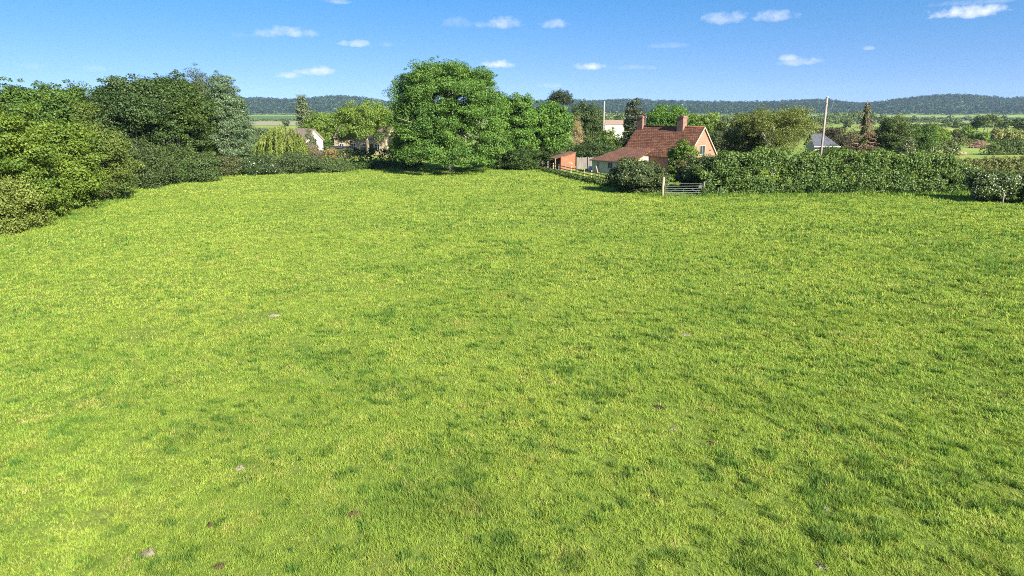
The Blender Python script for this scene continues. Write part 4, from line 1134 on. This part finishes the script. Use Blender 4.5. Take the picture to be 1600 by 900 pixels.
dead_conifer()
hedge('hedge', 'mid distance hedge with some white blossom right of the white blossoming thorn', px_line([(1372, 134), (1430, 135), (1492, 136)]), [2.0, 2.3, 2.4], 2.4, ((.035, .06, .014), (.09, .12, .026)), leaf=.26, dens=50, extra=((.7, .68, .6), .04))
hedge('hedge', 'dark round hedge end in the mid distance at the right edge', px_line([(1538, 138), (1570, 139), (1670, 139)]), [1.7, 2.6, 2.6], 2.6, ((.03, .055, .014), (.085, .12, .026)), leaf=.26, dens=50)
hedge('hedge', 'thin far hedge behind the white blossoming thorn and brush heap', px_line([(1430, 178), (1480, 179), (1520, 179)]), [1.6, 1.9, 1.8], 1.8, ((.06, .07, .025), (.13, .14, .04)), leaf=.28, dens=40)
hedge('hedge', 'dark low hedge line along the far track at the right edge', px_line([(1545, 196), (1600, 197), (1690, 198)]), [.9, 1.0, 1.0], 1.4, DARK, leaf=.28, dens=40)


def brush_heap():
    SEED[0] += 1; g = np.random.default_rng(SEED[0])
    Y = 168; X = px_x(1531, Y)
    segs = []
    for i in range(420):
        a = g.uniform(0, 6.283); q = g.random() ** .5; c = np.array([math.cos(a) * 2.6 * q, math.sin(a) * 1.4 * q, .1 + 1.8 * (1 - q ** 2) * g.random()])
        d = unit(1, g)[0] * np.array([1, .7, .45]); L = g.uniform(.5, 1.5)
        segs.append(([c - d * L / 2, c + g.normal(0, .08, 3), c + d * L / 2], [.05, .045, .02], 5))
    V, Fc = tubes(segs); V[:, 2] = np.maximum(V[:, 2], .0)
    o = np_mesh('brush_heap', V, Fc, simple_mat('cut_branches', (.14, .075, .055), (.32, .2, .15), 2), smoothed=True)
    o.location = (X, Y, float(terrain(X, Y)))
    tag(o, 'reddish brown heap of cut branches in the far meadow on the right', 'brush heap')


brush_heap()
m = MB(); m.tube([(-1.1, 0, .3), (-.9, 0, .32), (0, .04, .33), (.9, 0, .36), (1.1, 0, .34)], [.22, .3, .29, .32, .24], 10); m.tube([(.4, -.2, .4), (.55, -.5, .62)], [.09, .06], 7)
lg = m.build('log', DEADWOOD, None, True); lg.location = (px_x(1500, 137), 137, float(terrain(px_x(1500, 137), 137)))
tag(lg, 'brown fallen log at the end of the mid distance hedge', 'log')

G_PL = 'scattered trees and bushes of the plain on the right'
FARL = dict(group=G_PL)
for (lab, px, Y, top, w, cols, kind, z0, n, cat) in (
    ('dark round bush left in the row beyond the far hedge', 1487, 212, 203, 36, ((.04, .06, .018), (.1, .12, .03)), 'bush', 0, 2600, 'bush'),
    ('yellow topped taller bush in the row beyond the far hedge', 1512, 214, 196, 36, LIGHT, 'bush', 0, 2600, 'bush'),
    ('light bush ending the row left of the far multi stemmed trees', 1532, 210, 206, 28, LIGHT, 'bush', 0, 2000, 'bush'),
    ('yellow green willow bush below the far multi stemmed trees', 1556, 220, 201, 22, ((.16, .17, .05), (.3, .28, .1)), 'tall', 0, 1800, 'bush'),
    ('broad pale yellow green bush near the right edge of the plain', 1581, 222, 199, 36, ((.12, .15, .035), (.24, .25, .07)), 'bush', 0, 2600, 'bush'),
    ('pale bush on the plain cut by the right edge', 1606, 224, 203, 28, LIGHT, 'bush', 0, 1800, 'bush'),
    ('far multi stemmed dark trees standing above the pale bushes', 1541, 290, 178, 40, FAR, 'dome', .3, 3200, 'tree'),
    ('rounder far tree right of the multi stemmed trees', 1572, 305, 184, 36, FAR, 'dome', .15, 2600, 'tree'),
    ('dark far tree at the right edge of the plain', 1600, 270, 182, 32, FAR, 'dome', .1, 2600, 'tree'),
    ('small lone far tree beside the small bright meadow', 1493, 345, 188, 12, FAR, 'tall', .1, 900, 'tree'),
    ('second stem leaning left of the far multi stemmed trees', 1527, 296, 187, 20, FAR, 'dome', .25, 1500, 'tree')):
    tree('far_tree' if cat == 'tree' else 'far_bush', lab, px, Y, top, w, cols, kind, z0, leaf=.42 if Y < 250 else .5, n=n, cat=cat, stems=3 if 'multi' in lab else 1, **FARL)
for (lab, px, Y, top, w) in (
    ('small dark tree in the field before the left wooded hill', 448, 520, 183, 13), ('bluish round tree on the tan field right of the dead conifer', 1428, 900, 178.5, 10),
    ('bluish round tree alone below the right wooded hill', 1484, 1000, 178, 9), ('flat bluish tree group left of the far multi stemmed trees', 1511, 950, 179, 17),
    ('far tree between the tall pole and the dead conifer', 1322, 420, 180, 18), ('far tree just left of the tall pole', 1268, 380, 181, 22),
    ('far low tree right behind the light green orchard tree', 1478, 600, 184.5, 12), ('bluish far tree below the right end of the wooded hill', 1568, 1050, 177, 12)):
    tree('far_tree', lab, px, Y, top, w, ((.045, .08, .025), (.09, .13, .04)), 'bush', .02, leaf=.7 + Y / 1400, n=420, ncl=40, group='small trees dotted over the far plain')
hedge('far_hedge', 'dark hedge line along the tan field below the right wood', px_line([(1240, 1150), (1400, 1165), (1560, 1150), (1680, 1150)]), [2.5, 3.5, 3, 3], 4, FAR, leaf=1.4, dens=60, cr=1.4)
hedge('far_hedge', 'tall tree lined hedge far behind the pale trunked tree and the tall pole', px_line([(1090, 620), (1180, 640), (1260, 615), (1340, 640), (1400, 630)]), [5, 8, 6, 8.5, 5], 7, FAR, leaf=1.1, dens=60, cr=1.8, rough=.9)
hedge('far_hedge', 'tree lined hedge far behind the light green orchard tree', px_line([(1400, 800), (1450, 790), (1500, 810)]), [3.5, 5.5, 3.5], 6, FAR, leaf=1.2, dens=60, cr=1.8, rough=.9)
hedge('far_hedge', 'uneven tree lined hedge far behind the slim pole', px_line([(870, 560), (950, 570), (1090, 560)]), [6, 8, 6], 7, FAR, leaf=1.1, dens=60, cr=1.8, rough=.9)
hedge('far_hedge', 'thin dark hedge across the plain behind the small bright meadow', px_line([(1420, 470), (1500, 455), (1560, 470)]), [2.2, 2.6, 2.2], 3, FAR, leaf=.8, dens=50, cr=.9)
hedge('far_hedge', 'dark hedge below the left wooded hill', px_line([(340, 1000), (480, 1010), (640, 1000)]), [3, 3.5, 3], 4, FAR, leaf=1.2, dens=60, cr=1.3)


# ------------------------------------------------------------------ wooded hills
def hill_wood():
    g = np.random.default_rng(55)
    n = 17000
    px = g.uniform(-150, 1750, n); Y = g.uniform(1860, 2480, n)
    X = px_x(px, Y)
    base = 1860 + 90 * (fbm(px / 70, px * 0, 12, 3) - .5) + np.where(px < 700, -20, 0)
    k = Y > base
    X, Y, px = X[k], Y[k], px[k]; n = len(X)
    Z = terrain(X, Y)
    hh = g.uniform(8, 19, n) * (.85 + .3 * vnoise(X / 60, Y / 60, 4)); rr = g.uniform(5, 10, n)
    m = 16
    d = unit(n * m, g); d[:, 2] = np.abs(d[:, 2]) * .9 + .05
    sq = g.uniform(.75, 1.05, n * m)[:, None]
    P = np.stack([np.repeat(X, m), np.repeat(Y, m), np.repeat(Z + hh * .45, m)], -1) + d * sq * np.stack([np.repeat(rr, m), np.repeat(rr, m), np.repeat(hh * .55, m)], -1)
    Nn = d * 1.1 + .35 * unit(n * m, g); Nn /= np.linalg.norm(Nn, axis=1)[:, None]
    tint = np.clip(np.repeat(g.random(n) ** 1.5 * .85, m) + g.random(n * m) * .15, 0, 1)
    lf = g.uniform(3.0, 5.2, n * m)
    o = leaves_mesh('woodland', P, Nn, lf, lf * .85, leaf_mat((.006, .016, .011), (.042, .075, .028), None, .02, .15), None, tint, g)
    tag(o, 'unbroken dark wood covering the far ridge of hills', 'woodland', kind='stuff')


hill_wood()

# ------------------------------------------------------------------ haze
hz = MB(); hz.box(-3100, 3100, -600, 3100, -40, 128)
hm, hnt, hout = new_mat('haze'); pv = N(hnt, 'ShaderNodeVolumePrincipled')
pv.inputs['Color'].default_value = (.5, .72, 1, 1); pv.inputs['Density'].default_value = .00006; pv.inputs['Anisotropy'].default_value = 0
hnt.links.new(pv.outputs[0], hout.inputs['Volume'])
ho = hz.build('haze', hm); tag(ho, 'thin bluish air over the whole landscape', 'haze', kind='stuff')

# ------------------------------------------------------------------ sun, sky, camera
SUN_AZ = Vector((.6, -.8)); SUN_EL = R(29)
sd_ = Vector((SUN_AZ.x * math.cos(SUN_EL), SUN_AZ.y * math.cos(SUN_EL), math.sin(SUN_EL)))
ld = bpy.data.lights.new('sun', 'SUN'); ld.energy = 5.0; ld.angle = R(.5); ld.color = (1, .93, .8)
lo = bpy.data.objects.new('sun', ld); COL.objects.link(lo); lo.rotation_euler = (-sd_).to_track_quat('-Z', 'Y').to_euler(); lo.location = (0, 0, 60)

w = bpy.data.worlds.new('World'); SC.world = w; w.use_nodes = True
nt = w.node_tree; nt.nodes.clear()
wo = nt.nodes.new('ShaderNodeOutputWorld'); bgn = nt.nodes.new('ShaderNodeBackground'); nt.links.new(bgn.outputs[0], wo.inputs[0])
geo = nt.nodes.new('ShaderNodeNewGeometry')
tcw = nt.nodes.new('ShaderNodeTexCoord')
sep = nt.nodes.new('ShaderNodeSeparateXYZ'); nt.links.new(tcw.outputs['Generated'], sep.inputs[0])
zz = math_n(nt, 'MULTIPLY_ADD', sep.outputs['Z'], 1.9, .2)
cmb = nt.nodes.new('ShaderNodeCombineXYZ'); nt.links.new(sep.outputs['X'], cmb.inputs[0]); nt.links.new(sep.outputs['Y'], cmb.inputs[1]); nt.links.new(zz, cmb.inputs[2])
nrm = nt.nodes.new('ShaderNodeVectorMath'); nrm.operation = 'NORMALIZE'; nt.links.new(cmb.outputs[0], nrm.inputs[0])
sky = nt.nodes.new('ShaderNodeTexSky'); sky.sky_type = 'NISHITA'; sky.sun_disc = False
sky.sun_elevation = SUN_EL; sky.sun_rotation = math.atan2(SUN_AZ.x, SUN_AZ.y); sky.dust_density = .6; sky.ozone_density = 2.0; sky.air_density = 1.0
nt.links.new(nrm.outputs[0], sky.inputs[0])
hs = nt.nodes.new('ShaderNodeHueSaturation'); hs.inputs['Saturation'].default_value = 1.15; nt.links.new(sky.outputs[0], hs.inputs['Color'])
lowt = mixc(nt, remap(nt, sep.outputs['Z'], .0, .17), (.8, .64, .64), (.36, .69, .8))
tintc = mixc(nt, remap(nt, sep.outputs['Z'], .2, .55), lowt, (.8, .9, 1))
skycol = mixc(nt, 1.0, hs.outputs[0], tintc, 'MULTIPLY')
# small fair weather clouds: soft lumps at their compass direction and height
az = math_n(nt, 'ARCTAN2', sep.outputs['X'], sep.outputs['Y'])
el = math_n(nt, 'ARCSINE', sep.outputs['Z'])
cn = nt.nodes.new('ShaderNodeCombineXYZ'); nt.links.new(az, cn.inputs[0]); nt.links.new(math_n(nt, 'MULTIPLY', el, 1.35), cn.inputs[1])
n1 = noise(nt, cn.outputs[0], 42, 5, .58); n2 = noise(nt, cn.outputs[0], 120, 4, .6)
wob = math_n(nt, 'ADD', math_n(nt, 'MULTIPLY', math_n(nt, 'SUBTRACT', n1, .5), 3.6), math_n(nt, 'MULTIPLY', math_n(nt, 'SUBTRACT', n2, .5), 1.5))
CLOUDS = [(1512, 21, 68, 13, 1.0), (1545, 17, 40, 10, 1.0), (1480, 23, 34, 9, .9), (1525, 4, 75, 7, .3), (1130, 29, 40, 12, .55), (1212, 28, 40, 11, .6), (780, 37, 38, 11, .5), (712, 37, 26, 10, .2), (866, 39, 26, 8, .5), (552, 69, 24, 7, .8), (460, 52, 40, 10, .6), (415, 54, 22, 9, .45), (385, 56, 26, 5, .2), (492, 113, 30, 9, .85), (450, 119, 22, 6, .7), (778, 101, 26, 8, .95), (925, 105, 28, 7, 1.0), (985, 106, 40, 5, .3), (1258, 98, 48, 7, .55), (1232, 92, 20, 6, .6), (524, 3, 26, 5, .5), (862, 134, 22, 5, .35), (1040, 72, 34, 5, .2), (1356, 76, 10, 4, .4), (600, 70, 16, 5, .2), (150, 108, 24, 7, .18), (50, 104, 24, 6, .15)]
tot = None; shade = None
for (cx, cy, rx, ry, st) in CLOUDS:
    xx = (cx - 800) / F; yy = (450 - cy) / F
    vy = CT + yy * ST * 1; vz = -ST + yy * CT
    dv = Vector((xx, CT + yy * ST, -ST + yy * CT)).normalized()
    a0 = math.atan2(dv.x, dv.y); e0 = math.asin(dv.z)
    ka = F / rx * (1 / (1 + xx * xx)) ** 0; ke = F / ry
    da = math_n(nt, 'MULTIPLY', math_n(nt, 'SUBTRACT', az, a0), ka * (1 + xx * xx))
    de = math_n(nt, 'MULTIPLY', math_n(nt, 'SUBTRACT', el, e0), ke * (1 + xx * xx) ** .5)
    # flat base: the lower half falls off faster
    de2 = math_n(nt, 'MAXIMUM', de, math_n(nt, 'MULTIPLY', de, -1.7))
    d2 = math_n(nt, 'ADD', math_n(nt, 'MULTIPLY', da, da), math_n(nt, 'MULTIPLY', de2, de2))
    v = math_n(nt, 'ADD', math_n(nt, 'SUBTRACT', 1.0, d2), wob)
    v = remap(nt, v, .0, 1.5, 0, st)
    # keep the noise from reaching far outside the lump
    env = remap(nt, d2, 1.0, 2.6, 1, 0)
    v = math_n(nt, 'MULTIPLY', v, env)
    tot = v if tot is None else math_n(nt, 'MAXIMUM', tot, v)
cloudcol = (2.9, 3.1, 3.5)
skymix = mixc(nt, tot, skycol, cloudcol)
nt.links.new(skymix, bgn.inputs[0]); bgn.inputs[1].default_value = .095

cd = bpy.data.cameras.new('camera'); cam = bpy.data.objects.new('camera', cd); COL.objects.link(cam)
cd.sensor_width = 36; cd.lens = 36 * F / 1600; cd.clip_end = 20000; cd.clip_start = .1
cam.location = (0, 0, H); cam.rotation_euler = (R(90) - TH, 0, 0)
SC.camera = cam
vs = SC.view_settings; vs.view_transform = 'Standard'; vs.look = 'None'; vs.exposure = 1.8; vs.gamma = 1; vs.use_curve_mapping = False
SC.cycles.max_bounces = 5; SC.cycles.diffuse_bounces = 3; SC.cycles.transmission_bounces = 3; SC.cycles.volume_bounces = 0
SC.cycles.filter_width = 1.0
SC.cycles.use_denoising = False; SC.cycles.denoiser = 'OPENIMAGEDENOISE'
SC.render.film_transparent = False
